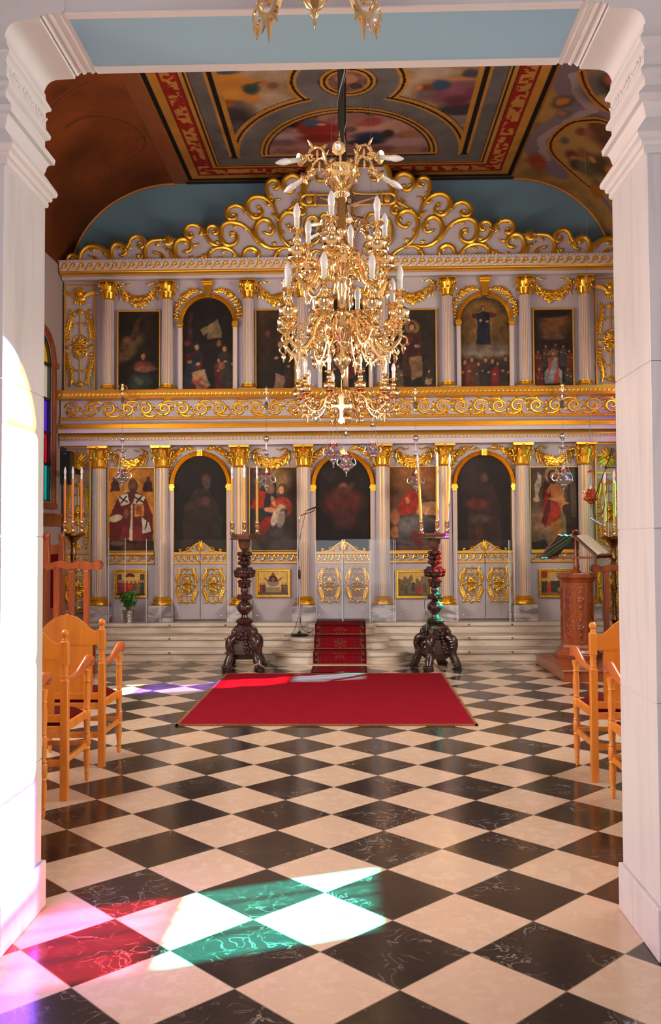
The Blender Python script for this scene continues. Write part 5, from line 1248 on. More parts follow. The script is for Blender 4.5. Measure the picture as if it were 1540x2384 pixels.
def crown_arm(ch, ang, R, z, name='crown_arm'):
    M = RZ(ang) @ T(0, 0, z); a = MB(); ref = (0, 1, 0); P = lambda pts: [(x, 0, q) for x, q in pts]
    pts = crv(P([(.085, .0), (.10, .07), (R*.50, .118), (R*.70, .11), (R*.82, .07), (R*.80, .035), (R*.72, .045), (R*.76, .07), (R*.90, .055), (R*1.0, .035)]), 4)
    a.sweep(pts, [.008, .010, .011, .010, .008, .007, .007, .008, .009], 7, 0, M, .8, ref)
    for i in range(2, len(pts)-2, 3): a.blob(pts[i].x, 0, pts[i].z+.008, .008, .010, .008, 6, 4, M=M)
    for x, q, dx, dz in ((R*.45, .12, -.03, .035), (R*.72, .115, .03, .035), (R*.3, .05, -.04, .03), (R*.6, .10, .0, -.05), (R*.86, .05, .03, -.045)):
        a.sweep(crv(P([(x, q), (x+dx*.5, q+dz*.6), (x+dx, q+dz)]), 3), [.009, .010, .006, .002], 6, 0, M, .6, ref)
    tilt = RY(PI/2+.30); Mt = M @ T(R, 0, .030) @ tilt
    a.lathe([(.008, -.03), (.016, -.02), (.012, -.01), (.034, .0), (.038, .006), (.036, .010), (.012, .006)], 16, Mt)
    o = a.build(name, BRASS, ch)
    s = MB(); s.lathe([(.0135, 0), (.0135, .055), (.0145, .056), (.0145, .068), (.010, .070)], 12, Mt); s.build('candle_sleeve', WAX, o)
    b = MB(); b.lathe([(.010, 0), (.0155, .012), (.0185, .032), (.0175, .050), (.013, .070), (.007, .086), (.001, .096)], 14, Mt @ T(0, 0, .068)); b.build('bulb', BULB, o)
def hub(ch, name, z, k=1.0):
    """drum over a gadrooned bowl, as between the tiers"""
    m_ = MB(); m_.lathe([(.020, -.105), (.028, -.095), (.030, -.088), (.020, -.080), (.026, -.072), (.046, -.052), (.060, -.030), (.064, -.022), (.058, -.016), (.055, .02), (.052, .045), (.056, .052), (.048, .060), (.026, .066)], 36, T(0, 0, z) @ S(k, k, k), flute=(18, .10, -.075*1, -.028))
    for t in range(18): m_.blob(.060*math.cos(t*PI/9), .060*math.sin(t*PI/9), -.022, .006, nu=6, nv=4, M=T(0, 0, z) @ S(k, k, k))
    return m_.build(name, BRASS, ch)
def chandelier(name, label, loc, n_up=6, n_low=8, r_up=.262, r_low=.335, z_low=0, z_up=.40, z_crown=.93, top=3.2, rot=.2, cross=True):
    c = thing(name, label, 'chandelier', loc, rot, 'gilt chandeliers')
    r = MB(); r.lathe([(.018, z_crown+.05), (.018, top)], 12); r.lathe([(.03, z_crown+.03), (.032, z_crown+.06), (.026, z_crown+.12), (.02, z_crown+.2)], 12)
    r.build('hanging_rod', mat('dark_rod_metal', (62, 58, 54), .35, .8), c)
    w = MB(); pts = [(.02*math.cos(t*.8)+.004, .02*math.sin(t*.8), z_crown+.2+t*.06) for t in range(int((top-z_crown-.2)/.06))]
    w.sweep(pts, .004, 5); w.build('cable', mat('grey_cable', (150, 146, 142), .5), c)
    w = MB(); w.lathe([(.022, z_crown-.11), (.028, z_crown-.10), (.046, z_crown-.085), (.048, z_crown-.075), (.040, z_crown-.062), (.062, z_crown-.045), (.085, z_crown-.018), (.090, z_crown-.010), (.088, z_crown-.002), (.098, z_crown+.030), (.106, z_crown+.055), (.104, z_crown+.062), (.04, z_crown+.058), (.03, z_crown+.03)], 40, flute=(20, .09, z_crown-.1, z_crown-.02))
    for t in range(24): w.blob(.088*math.cos(t*PI/12), .088*math.sin(t*PI/12), z_crown-.008, .007, nu=6, nv=4)
    for t in range(12): w.blob(.101*math.cos(t*PI/6), .101*math.sin(t*PI/6), z_crown+.035, .012, .012, .016, 6, 4)
    w.build('crown_bowl', BRASS, c)
    t_ = MB(); t_.lathe([(.024, z_up+.185), (.024, z_crown-.10)], 20); t_.build('upper_stem', BRASSD, c)
    v = MB(); v.lathe([(.03, z_up+.055), (.045, z_up+.07), (.050, z_up+.085), (.046, z_up+.10), (.030, z_up+.125), (.020, z_up+.15), (.022, z_up+.175), (.028, z_up+.185), (.026, z_up+.19)], 24, flute=(12, .06, z_up+.06, z_up+.12)); v.build('vase_knop', BRASS, c)
    hub(c, 'upper_hub', z_up, 1.05)
    v = MB(); v.lathe([(.032, z_low+.055), (.042, z_low+.065), (.040, z_low+.075), (.030, z_low+.085), (.026, z_low+.10), (.024, z_up-.16), (.030, z_up-.15), (.028, z_up-.10)], 24, flute=(12, .10, z_low+.095, z_up-.165)); v.build('lower_stem', BRASS, c)
    hub(c, 'lower_hub', z_low, 1.2)
    v = MB(); v.lathe([(.001, z_low-.31), (.006, z_low-.295), (.004, z_low-.28), (.012, z_low-.268), (.010, z_low-.255), (.024, z_low-.245), (.044, z_low-.215), (.048, z_low-.195), (.044, z_low-.178), (.026, z_low-.155), (.022, z_low-.10)], 28, flute=(14, .10, z_low-.25, z_low-.16)); v.build('bottom_knop', BRASS, c)
    for i in range(n_low): lower_arm(c, 2*PI*(i+.5)/n_low, r_low, z_low, r0=.07)
    for i in range(n_up): lower_arm(c, 2*PI*(i+.2)/n_up, r_up, z_up, r0=.06)
    for i in range(6): crown_arm(c, 2*PI*(i+.35)/6, .25, z_crown+.04)
    return c
ZCL = ZC-.002
p = atY(797, 757, 5.0)
near = chandelier('chandelier', 'large polished brass chandelier nearest the camera in the nave, white candle bulbs in two tiers', (p.x, 5.0, p.z), z_up=.355, z_crown=.83, top=ZCL-p.z, rot=.12)
near['group'] = 'gilt chandeliers'
# gilt cross hanging under it
q = atY(795, 952, 4.93)
cx = thing('hanging_cross', 'flat gilt openwork cross hanging below the nearest nave chandelier', 'cross', (q.x, 4.98, q.z))
w = MB(); kx = .0024
def cr_poly(s): return [(a*s, b*s) for a, b in [(9, -28), (7, -22), (4, -16), (3.5, -4), (6, 3), (12, 7), (20, 6), (25, 3), (24, 10), (25, 16), (18, 13), (8, 13), (4.5, 18), (5, 26), (9, 31), (0, 38), (-9, 31), (-5, 26), (-4.5, 18), (-8, 13), (-18, 13), (-25, 16), (-24, 10), (-25, 3), (-20, 6), (-12, 7), (-6, 3), (-3.5, -4), (-4, -16), (-7, -22), (-9, -28), (0, -33)]]
w.prism(cr_poly(kx), -.004, .004); o = w.build('cross_plate', BRASS, cx, smooth=False, bevel=.002); tri(o)
w = MB()
for a, b in ((0, 36), (-25, 9), (25, 9)):
    w.sweep([(a*kx+.012*math.cos(t*PI/6), 0, b*kx+.012*math.sin(t*PI/6)) for t in range(12)], .004, 6, ref=(0, 1, 0), closed=True)
w.build('trefoil_ring', BRASS, cx)
w = MB(); zt_ = p.z-.30-q.z; w.sweep([(0, .02, 36*kx+.012), (0, .02, zt_)], .003, 6); w.build('hanging_wire', BRASSD, cx)
p2 = atY(806, 925, 8.2)
far = chandelier('chandelier', 'second brass chandelier farther back, its lower tier showing below the nearest one', (p2.x, 8.2, p2.z), n_up=6, n_low=10, r_up=.33, r_low=.44, z_up=.50, z_crown=1.50, top=ZCL-p2.z, rot=.3)
p3 = atY(733, 68, 2.45)
por = chandelier('chandelier', 'brass chandelier over the camera, only its lowest scrolls and finial in the top edge', (p3.x, 2.45, p3.z+.31), n_up=5, n_low=5, r_up=.25, r_low=.30, z_up=.40, z_crown=.95, top=4.6-p3.z-.31, rot=.33)

# ------------------------------------------------------------------ hanging oil lamps
REDG = mat('ruby_glass', (150, 8, 14), .08, spec=.8, coat=.6)
FLAME = mat('small_flame', (255, 190, 90), .5, emit=((255, 190, 110), 6.0))
def oil_lamp(label, px, ytop, ybot, Y, k=1.0, lit=False, weight=None, hook=None, ceil=None, metal=None, group='silver oil lamps before the icon screen'):
    """hanging lamp; (px, ytop..ybot) is the vessel on the photograph"""
    a = atY(px, ytop, Y); b = atY(px, ybot, Y); h = a.z-b.z; t = thing('oil_lamp', label, 'oil lamp', (b.x, Y, b.z), 0, group)
    m_ = metal or SILVER
    v = MB(); v.lathe([(.002, 0), (h*.03, h*.05), (h*.015, h*.10), (h*.05, h*.16), (h*.03, h*.21), (h*.12, h*.26), (h*.17, h*.32), (h*.16, h*.35), (h*.32, h*.42), (h*.38, h*.50), (h*.35, h*.57), (h*.26, h*.64), (h*.23, h*.72), (h*.28, h*.80), (h*.26, h*.84), (h*.20, h*.86)], 24, flute=(12, .07, h*.40, h*.60))
    for i in range(12):
        an = i*PI/6; v.blob(h*.37*math.cos(an), h*.37*math.sin(an), h*.52, h*.04, nu=6, nv=4); v.blob(h*.27*math.cos(an), h*.27*math.sin(an), h*.80, h*.03, nu=6, nv=4)
    vs = v.build('vessel', m_, t)
    for i in range(3):
        an = .5+i*2*PI/3; e = MB(); c, s = math.cos(an), math.sin(an)
        e.sweep(crv([(c*h*.35, s*h*.35, h*.5), (c*h*.48, s*h*.48, h*.62), (c*h*.42, s*h*.42, h*.80), (c*h*.34, s*h*.28, h*.86)], 4), h*.022, 6); e.build('handle', m_, vs)
    g = MB(); g.lathe([(h*.14, h*.84), (h*.165, h*.90), (h*.16, h*1.0), (h*.14, h*1.0), (h*.13, h*.88)], 18); g.build('glass_cup', REDG, t)
    f = MB(); f.lathe([(h*.03, h*.90), (h*.055, h*.98), (h*.045, h*1.08), (.001, h*1.2)], 10); f.build('flame' if lit else 'bulb', FLAME if lit else BULB, t)
    zc_ = h*1.85
    cap = MB(); cap.lathe([(h*.02, zc_-h*.04), (h*.16, zc_), (h*.15, zc_+h*.03), (h*.05, zc_+h*.08), (h*.06, zc_+h*.14), (h*.03, zc_+h*.2), (h*.03, zc_+h*.3)], 16); cap.build('chain_crown', m_, t)
    for i in range(3):
        an = .5+i*2*PI/3; ch_ = MB(); n = 12
        for j in range(n):
            u = (j+.5)/n; r = h*(.34-.20*u)*(1-.12*math.sin(PI*u)); z = h*.84+(zc_-h*.84)*u
            ch_.blob(r*math.cos(an), r*math.sin(an), z, h*.013, h*.013, h*.035, 6, 4)
        ch_.build('chain', m_, t)
    zt = zc_+h*.3
    if weight:
        wz = atY(px, weight, Y).z-b.z; wm = MB(); wm.sweep([(0, 0, zt), (0, 0, wz)], h*.02, 6); wm.blob(0, 0, wz, h*.15, h*.15, h*.15, 14, 10); wm.lathe([(h*.05, wz-h*.2), (h*.07, wz-h*.15), (h*.05, wz-h*.12)], 12)
        wm.build('ball_weight', m_, t); zt = wz+h*.12
    if hook:
        hp = atY(px+3, hook, Y).z-b.z; cm = MB(); cm.sweep([(0, 0, zt), (0, 0, hp-h*.3)], .0022, 5); cm.build('cord', mat('thin_cord', (120, 112, 110), .6), t)
        hk = MB(); hk.lathe([(h*.04, hp-h*.75), (h*.09, hp-h*.70), (h*.09, hp-h*.50), (h*.03, hp-h*.42)], 8); hk.build('counterweight', mat('lead_grey', (110, 106, 104), .5, .6), t)
        bk = MB(); R = h*.24
        bk.sweep(crv([(0, 0, hp-h*.42), (0, -.01, hp-h*.2), (0, .0, hp+h*.02), (0, YW-Y-.30, hp-h*.10), (0, YW-Y-.20, hp-h*.20)], 4), h*.035, 6)
        for s in (-1, 1): bk.sweep(crv([(0, 0, hp-h*.1), (s*R*.7, 0, hp-h*.14), (s*R, 0, hp+h*.05), (s*R*.6, 0, hp+h*.16)], 4), h*.035, 6)
        bk.lathe([(h*.03, hp-h*.15), (h*.10, hp), (h*.06, hp+h*.15), (h*.09, hp+h*.24), (.001, hp+h*.34)], 12); bk.build('pulley_bracket', BRASS, t)
    if ceil:
        cm = MB(); cm.sweep([(0, 0, zt), (0, 0, ceil-b.z)], .003, 5); cm.build('cord', MATS['thin_cord'], t)
    return t
oil_lamp('silver oil lamp on chains in front of the bishop icon, far left', 285, 1092, 1136, 12.0, weight=1022, hook=905)
oil_lamp('lit silver oil lamp in front of the mother and child icon', 621, 1100, 1148, 12.0, lit=True, weight=1021, hook=915)
oil_lamp('lit silver oil lamp in front of the seated man in red', 970, 1102, 1150, 12.0, lit=True, weight=1020, hook=915)
oil_lamp('silver oil lamp with a round bowl in front of the bare-legged man icon', 1313, 1092, 1148, 12.0, weight=1015, hook=908)
oil_lamp('leftmost of three silver oil lamps hanging below the chandeliers', 777, 1032, 1090, 10.6, ceil=ZC-.01, group='silver oil lamps below the chandeliers')
oil_lamp('lowest of the silver oil lamps, hanging in the middle of the centre arch', 807, 1058, 1110, 10.3, ceil=ZC-.01, group='silver oil lamps below the chandeliers')
oil_lamp('rightmost of three silver oil lamps hanging below the chandeliers', 869, 1031, 1076, 10.6, ceil=ZC-.01, group='silver oil lamps below the chandeliers')
# far right lamp with three chains, red sunlight put into its metal colour
rl = oil_lamp('ornate gilt hanging lamp, its metal reddened for red sunlight, in front of the far right column', 1377, 1138, 1184, 11.2, metal=mat('red_lit_gilt', (206, 96, 60), .25, .7), ceil=6.72, group=None)
# ------------------------------------------------------------------ rug, runner
def weave(name, rgb, rgb2, rough=.95):
    m = mat(name, rgb, rough, noise=((60, 60, 60), rgb2, .35, .7), spec=.1); return m
RUG = weave('red_rug_pile', (146, 14, 36), (122, 8, 26)); FRG = weave('tan_binding', (150, 104, 70), (120, 80, 52))
a = atZ(425, 1690); b_ = atZ(1104, 1690); c_ = atZ(520, 1570); d_ = atZ(1034, 1570)
x0, x1, y0, y1 = (a.x+c_.x)/2, (b_.x+d_.x)/2, a.y, (c_.y+d_.y)/2
rg = thing('rug', 'plain red rug lying on the checkered floor before the steps', 'rug', ((x0+x1)/2, (y0+y1)/2, 0))
w = MB(); n = 30; hw, hh = (x1-x0)/2, (y1-y0)/2
vs = []; fs = []
for i in range(n+1):
    for j in range(n+1):
        vs.append((-hw+2*hw*i/n, -hh+2*hh*j/n, .012+.0025*math.sin(i*1.1+j*.3)*math.cos(j*.8)))
for i in range(n):
    for j in range(n): q = i*(n+1)+j; fs.append((q, q+n+1, q+n+2, q+1))
w.add(vs, fs); w.box(-hw, hw, -hh, hh, .0005, .009); w.build('pile', RUG, rg)
f = MB()
for s in (-1, 1):
    f.box(s*hw-.012, s*hw+.012, -hh-.012, hh+.012, 0, .014); f.box(-hw-.012, hw+.012, s*hh-.012, s*hh+.012, 0, .014)
f.build('binding', FRG, rg, smooth=False)
# runner on the middle steps, with greek-key borders, medallions and brass rods
rw = .335; rn = thing('stair_runner', 'dark red patterned carpet runner held on the middle steps by brass rods', 'carpet', (AXX, 11.2, 0))
prof_ = [(10.62, .008), (11.22, .008), (11.235, .02), (11.238, .13), (11.225, .155), (11.25, .162), (11.53, .162), (11.54, .175), (11.541, .28), (11.53, .305), (11.55, .312), (11.83, .312), (11.84, .325), (11.841, .43), (11.83, .455), (11.85, .462), (12.40, .462)]
pp = [(11.2, 0)]; pr = crv([(0, y, z) for y, z in prof_], 5); L = [0]
for i in range(1, len(pr)): L.append(L[-1]+(pr[i]-pr[i-1]).length)
ni = 110; nj = 61; P = np.zeros((ni, nj, 3)); UU = np.zeros((ni, nj)); VV = np.zeros((ni, nj)); tot = L[-1]
for i in range(ni):
    l = tot*i/(ni-1); y = float(np.interp(l, L, [q.y for q in pr])); z = float(np.interp(l, L, [q.z for q in pr]))
    for j in range(nj):
        x = -rw+2*rw*j/(nj-1); P[i, j] = (-x, y-11.2, z); UU[i, j] = -x; VV[i, j] = l
c = Canvas(UU, VV, (122, 10, 24)); ed = rw-np.abs(UU)
c.mask(ed < .095, (88, 8, 18)); c.mask((ed > .085) & (ed < .097), (88, 48, 40)); c.mask(ed < .018, (84, 20, 24))
key = ((np.floor(VV/.02) % 4 < 2) & (ed > .03) & (ed < .045)) | ((np.floor(VV/.02) % 4 == 1) & (ed > .03) & (ed < .075)) | ((np.floor(VV/.02) % 4 > 1) & (ed > .06) & (ed < .075))
c.mask(key, (128, 84, 66), .8)
for k in range(5):
    v0 = .35+.46*k; r = np.hypot(UU/.21, (VV-v0)/.15); c.mask((r < 1) & (r > .8) & (np.sin(np.arctan2(VV-v0, UU)*20) > -.2), (84, 44, 36), .8); c.mask((r < .42) & (np.sin(np.arctan2(VV-v0, UU)*7) > 0), (112, 70, 48), .8)
grid_obj('pile', P, c.lin(), paint_mat('runner_pile', .95, .1), rn)
for (y, z) in ((11.20, .012), (11.515, .172), (11.815, .322)):
    r = MB(); r.sweep([(-rw-.06, y-11.2, z+.012), (rw+.06, y-11.2, z+.012)], .007, 8)
    for s in (-1, 1): r.blob(s*(rw+.06), y-11.2, z+.012, .016)
    r.build('stair_rod', BRASS, rn)

# ------------------------------------------------------------------ chairs
def make_chair(label):
    """armchair facing +y; origin on the floor between the back posts"""
    t = thing('armchair', label, 'chair'); D = .43; HW = .25
    for s in (-1, 1):
        p = MB(); X = s*HW
        p.box(X-.023, X+.023, -.023, .023, 0, .715); p.box(X-.023, X+.023, -.023, .023, .805, .945)
        p.lathe([(.022, .712), (.019, .725), (.022, .735), (.019, .745), (.0225, .765), (.019, .785), (.022, .795), (.022, .808)], 14, T(X, 0, 0))
        p.lathe([(.022, .943), (.014, .950), (.020, .957), (.011, .964), (.018, .972), (.025, .988), (.022, 1.004), (.010, 1.013), (.002, 1.016)], 16, T(X, 0, 0))
        p.build('back_post', PINE, t, bevel=.004, ang=30)
        f = MB(); f.lathe([(.010, 0), (.013, .015), (.016, .045), (.013, .05), (.0175, .06), (.014, .068), (.021, .13), (.022, .18), (.018, .205), (.023, .215), (.019, .225), (.024, .235), (.024, .295), (.019, .305), (.023, .315), (.018, .325), (.021, .38), (.023, .395), (.023, .45), (.018, .46), (.022, .47), (.018, .48), (.023, .54), (.022, .60), (.017, .635), (.022, .645), (.018, .655), (.026, .70), (.028, .715)], 16, T(s*(HW+.005), D, 0))
        f.build('front_leg', PINE, t)
        # arm: dips behind, swells to a scrolled knob in front
        a = MB(); a.sweep(crv([(s*HW, .015, .70), (s*HW, .12, .705), (s*(HW+.002), .24, .715), (s*(HW+.005), .36, .755), (s*(HW+.005), .46, .785), (s*(HW+.005), .50, .765), (s*(HW+.005), .495, .735)], 4), [.020, .022, .024, .029, .033, .030, .022], 12, flat=.8)
        a.build('arm', PINED, t)
        r = MB()
        r.box(s*HW-.012, s*HW+.012, .01, D, .405, .455); r.build('seat_rail', PINE, t, smooth=False, bevel=.004)
        r = MB(); r.box(s*HW-.011, s*HW+.011, .01, D, .215, .25); r.build('stretcher', PINE, t, smooth=False, bevel=.004)
    for y, za, zb, n in ((0, .462, .508, 'seat_rail'), (0, .395, .44, 'seat_rail'), (0, .20, .24, 'stretcher'), (D, .40, .455, 'seat_rail'), (D-.02, .235, .265, 'stretcher')):
        r = MB(); r.box(-HW, HW, y-.011, y+.011, za, zb); r.build(n, PINE, t, smooth=False, bevel=.004)
    # crest rail with its waved top and little carved peak
    hl = [(.0, 1.052), (.012, 1.045), (.022, 1.036), (.036, 1.040), (.05, 1.030), (.066, 1.030), (.095, 1.012), (.13, .985), (.165, .950), (.195, .934), (HW-.02, .930)]
    top = [(-a, b) for a, b in hl[::-1]]+hl[1:]; tp = [(q.x, q.z) for q in crv([(a, 0, b) for a, b in top], 3)]
    poly = [(-HW+.02, .838), (HW-.02, .838)]+tp[::-1]
    c = MB(); c.prism(poly, -.012, .012); o = c.build('crest_rail', PINE, t, smooth=False); tri(o)
    sp = MB(); sp.box(-.185, .185, -.008, .008, .50, .842); sp.build('splat', PINE, t, smooth=False, bevel=.003)
    st_ = MB(); n = 10; vs = []; fs = []
    for i in range(n+1):
        for j in range(n+1):
            u, v = i/n, j/n; vs.append((-HW+.02+(2*HW-.04)*u, .02+(D-.03)*v, .455+.045*(min(1, 5*min(u, 1-u, v, 1-v)))**.5))
    for i in range(n):
        for j in range(n): q = i*(n+1)+j; fs.append((q, q+n+1, q+n+2, q+1))
    st_.add(vs, fs); st_.box(-HW+.02, HW-.02, .02, D-.01, .43, .456); st_.build('seat', VELVET, t, ang=60)
    return t
ch = make_chair('pine armchair in the left row, second from the doorway, its turned post closest to the centre')
grp = 'pine armchairs along the walls'
lc = -1.744-.25; rc = 1.525+.25
ch['group'] = grp; ch.location = (lc, 5.36, 0); ch['label'] = 'pine armchair in the left row with its back post fully in view, middle one'
for x, y, lab in ((lc, 6.15, 'farthest pine armchair of the left row, showing its peaked crest rail'), (lc-.01, 4.57, 'nearest pine armchair of the left row, only arm and front leg past the pier'),
                  (rc, 5.795, 'farther pine armchair of the right row, showing one back post'), (rc+.012, 4.99, 'nearer pine armchair of the right row, only arm and front leg past the pier')):
    k = copy_tree(ch); k.location = (x, y, 0); k['label'] = lab

# ------------------------------------------------------------------ carved candle stands
def tall_candles(t_loc, spots, h, r=.017, label='', group='', mtl=None, lean=0):
    for i, (x, y, lb) in enumerate(spots):
        c = thing('candle', lb, 'candle', (t_loc[0]+x, t_loc[1]+y, t_loc[2]), 0, group)
        s = MB(); s.lathe([(.030, 0), (.034, .012), (.022, .022), (.026, .05), (.020, .06), (.028, .09), (.030, .12), (.022, .128), (.028, .15), (.024, .16)], 16); s.build('socket', BRASS, c)
        w = MB(); n = 14; w.lathe([(r*(1+.06*math.sin(q*1.9+i)), .15+(h-.15)*q/n) for q in range(n+1)], 14); w.build('wax', mtl or CANDLE, c)
        b = MB(); b.lathe([(.013, h-.003), (.014, h+.05), (.011, h+.055), (.017, h+.08), (.016, h+.11), (.008, h+.15), (.001, h+.165)], 14); b.build('bulb', BULB, c)
        if lean: c.rotation_euler = (0, lean*x, 0)
def carved_stand(label, loc, rot, tone):
    t = thing('candle_stand', label, 'candle stand', loc, rot, 'dark carved candle stands')
    wd = tone
    rs = random.Random(5)
    b = MB(); b.box(-.125, .125, -.125, .125, .40, .56)                   # pedestal block with carved corners
    b.lathe([(.20, .565), (.19, .585), (.15, .60), (.12, .63)], 4, RZ(PI/4)); b.lathe([(.19, .53), (.195, .565)], 4, RZ(PI/4)); b.lathe([(.16, .13), (.25, .20), (.24, .30), (.19, .40)], 4, RZ(PI/4))
    for i in range(4):
        an = i*PI/2; c, s = math.cos(an), math.sin(an)
        for q in range(16):
            z = rs.uniform(.17, .54); r = .135 if z > .4 else .175-.1*(z-.17)*.3; e = rs.uniform(-.10, .10); k = rs.uniform(.022, .036); b.blob(c*r-s*e, s*r+c*e, z, k, k, k*.9, 7, 5)
    for i in range(4):
        an = i*PI/2+PI/4; c, s = math.cos(an), math.sin(an); b.blob(c*.185, s*.185, .50, .045, .045, .06)
    b.build('pedestal', wd, t, bevel=.006)
    for i in range(4):                                                     # scrolled lion-paw legs
        an = i*PI/2+PI/4; c, s = math.cos(an), math.sin(an); l = MB()
        pts = [(.14, .42), (.20, .43), (.25, .395), (.265, .33), (.25, .26), (.25, .19), (.285, .11), (.315, .05)]
        l.sweep(crv([(c*r, s*r, z) for r, z in pts], 4), [.05, .06, .064, .06, .056, .056, .06, .054], 10)
        l.sweep([(c*(.215+.055*(1-q/12)*math.cos(q*.8)), s*(.215+.055*(1-q/12)*math.cos(q*.8)), .375+.055*(1-q/12)*math.sin(q*.8)) for q in range(11)], [.03, .026, .022], 7)
        for q in range(4): l.blob(c*.33-s*(q-1.5)*.034, s*.33+c*(q-1.5)*.034, .036, .034, .034, .034, 6, 4)
        for q in range(30):
            u = rs.random(); r = float(np.interp(u, [0, .2, .4, .6, .8, 1], [.24, .285, .29, .275, .29, .33])); z = float(np.interp(u, [0, .2, .4, .6, .8, 1], [.43, .38, .30, .22, .13, .06])); e = rs.uniform(-.065, .065); k = rs.uniform(.018, .034)
            r -= abs(e)*.5; l.blob(c*r-s*e, s*r+c*e, z, k, k, k*.9, 6, 4)
        l.lathe([(.07, 0), (.072, .015), (.06, .022)], 8, T(c*.31, s*.31, 0))
        l.build('leg', wd, t)
    sh = MB()
    sh.lathe([(.12, .63), (.13, .66), (.10, .69), (.05, .71), (.042, .74), (.06, .76), (.10, .80), (.118, .84), (.108, .88), (.07, .92), (.045, .94), (.05, .95), (.085, .97), (.09, 1.0), (.06, 1.03), (.04, 1.045), (.055, 1.07), (.05, 1.11), (.035, 1.13), (.06, 1.15), (.045, 1.18), (.07, 1.21), (.04, 1.235), (.04, 1.25), (.095, 1.275), (.122, 1.31), (.122, 1.36), (.09, 1.40), (.04, 1.415), (.06, 1.435), (.076, 1.47), (.06, 1.50), (.035, 1.515), (.07, 1.535), (.05, 1.56), (.035, 1.575), (.075, 1.60), (.035, 1.635), (.04, 1.66)], 28, flute=(10, .10, .75, .93))
    for z, r, n, k in ((.985, .085, 10, .026), (1.01, .08, 10, .02), (1.15, .062, 8, .024), (1.21, .07, 8, .027), (1.18, .06, 8, .022), (1.30, .112, 9, .034), (1.345, .118, 9, .036), (1.385, .088, 9, .028), (1.47, .07, 8, .026), (1.535, .066, 6, .03), (1.60, .072, 6, .032)):
        for q in range(n):
            an = 2*PI*(q+.5*(int(z*100) % 2))/n; sh.blob(r*math.cos(an), r*math.sin(an), z, k*1.15, k*1.15, k, 7, 5)
            sh.sweep(crv([(r*.8*math.cos(an), r*.8*math.sin(an), z-k), (r*1.12*math.cos(an), r*1.12*math.sin(an), z), (r*1.25*math.cos(an), r*1.25*math.sin(an), z+k*.8)], 2), [k*.4, k*.45, k*.25], 5)
    sh.build('carved_shaft', wd, t)
    cp2 = MB(); cp2.lathe([(.035, 1.655), (.05, 1.66), (.075, 1.70), (.085, 1.76), (.088, 1.80)], 20); cp2.build('cup', TRAYWOOD, t)
    tr = MB(); tr.lathe([(.17, 1.795), (.205, 1.80), (.20, 1.815), (.19, 1.83), (.20, 1.855), (.20, 1.875), (.18, 1.872)], 8, RZ(PI/8), flute=None); tr.build('tray', TRAYWOOD, t, ang=20)
    bd = MB()
    for q in range(40): bd.blob(.197*math.cos(q*PI/20), .197*math.sin(q*PI/20), 1.808, .010, nu=6, nv=4)
    bd.build('tray_beading', wd, t); return t
kz = .925
pL = atZ(570, 1555); pR = atZ(1015, 1555)
for p_, lab, rot, tone, hb in ((pL, 'dark carved wooden candle stand left of the red runner, tray in shade', .0, DARKWOOD, 1092), (pR, 'dark carved wooden candle stand right of the runner, lit by coloured light', PI/8, DARKWOOD, 1068)):
    zt = atY(570, 1244, p_.y).z; k = zt/1.875
    t = carved_stand(lab, (p_.x, p_.y, 0), rot, tone); t.scale = (k, k, k)
    side = 'left' if p_ is pL else 'right'
    hc = atY(570, hb+22, p_.y).z-zt
    tall_candles((p_.x, p_.y, zt), [(-.155, .02, 'left honey coloured candle on the %s carved stand' % side), (.02, -.15, 'middle honey coloured candle on the %s carved stand' % side), (.155, .03, 'right honey coloured candle on the %s carved stand' % side)], hc, group='tall candles on the carved stands', lean=.30 if side == 'right' else -.30*0)
# lamp flex on the floor by the stands
w = MB(); w.sweep(crv([(pL.x+.05, pL.y-.28, .012), (pL.x+.12, pL.y-.33, .05), (pL.x+.2, pL.y-.30, .09), (pL.x+.27, pL.y-.26, .04), (pL.x+.32, pL.y-.15, .012)], 6), .007, 6); o = w.build('cord', mat('tan_flex', (190, 150, 120), .5)); tag(o, 'tan electric flex looping at the foot of the left carved stand', 'cord')
w = MB(); w.sweep(crv([(pR.x-.11, pR.y-.1, 1.0*.93), (pR.x-.14, pR.y-.12, .8), (pR.x-.12, pR.y-.16, .6), (pR.x-.13, pR.y-.2, .3), (pR.x-.05, pR.y-.27, .1), (pR.x+.05, pR.y-.3, .012)], 6), .005, 6); o = w.build('cord', BLACK); tag(o, 'black electric flex hanging down the right carved stand', 'cord')

# brass stands with three candles at both ends of the screen
def brass_stand(label, loc, h, side):
    t = thing('candle_stand', label, 'candle stand', loc, 0, 'brass candle stands at the ends of the screen')
    b = MB(); b.lathe([(.16, 0), (.16, .03), (.12, .06), (.08, .10), (.05, .16), (.045, .22)], 24); b.build('foot', BRASSD, t)
    s = MB(); s.lathe([(.03, .2), (.05, .26), (.03, .32), (.028, .5), (.05, .55), (.028, .60), (.026, .9), (.045, .95), (.028, 1.0), (.03, h-.30), (.045, h-.27), (.03, h-.22), (.035, h-.14), (.05, h-.10), (.085, h-.06), (.10, h-.04)], 20)
    for z in np.arange(.36, h-.32, .09):
        for q in range(6): s.blob(.032*math.cos(q*PI/3+z*9), .032*math.sin(q*PI/3+z*9), z, .013, nu=6, nv=4)
    s.build('stem', BRASSD, t)
    p = MB(); p.lathe([(.09, h-.045), (.14, h-.035), (.15, h-.015), (.155, h), (.14, h), (.12, h-.01)], 24, flute=None); p.build('tray', BRASSD, t)
    return t
pl_ = atY(171, 1242, 11.4); brass_stand('brass candle stand behind the left wooden stall, three candles', (pl_.x, 11.4, 0), pl_.z, 'left')
WAXO = mat('orange_candle', (222, 130, 44), .35, coat=.3)
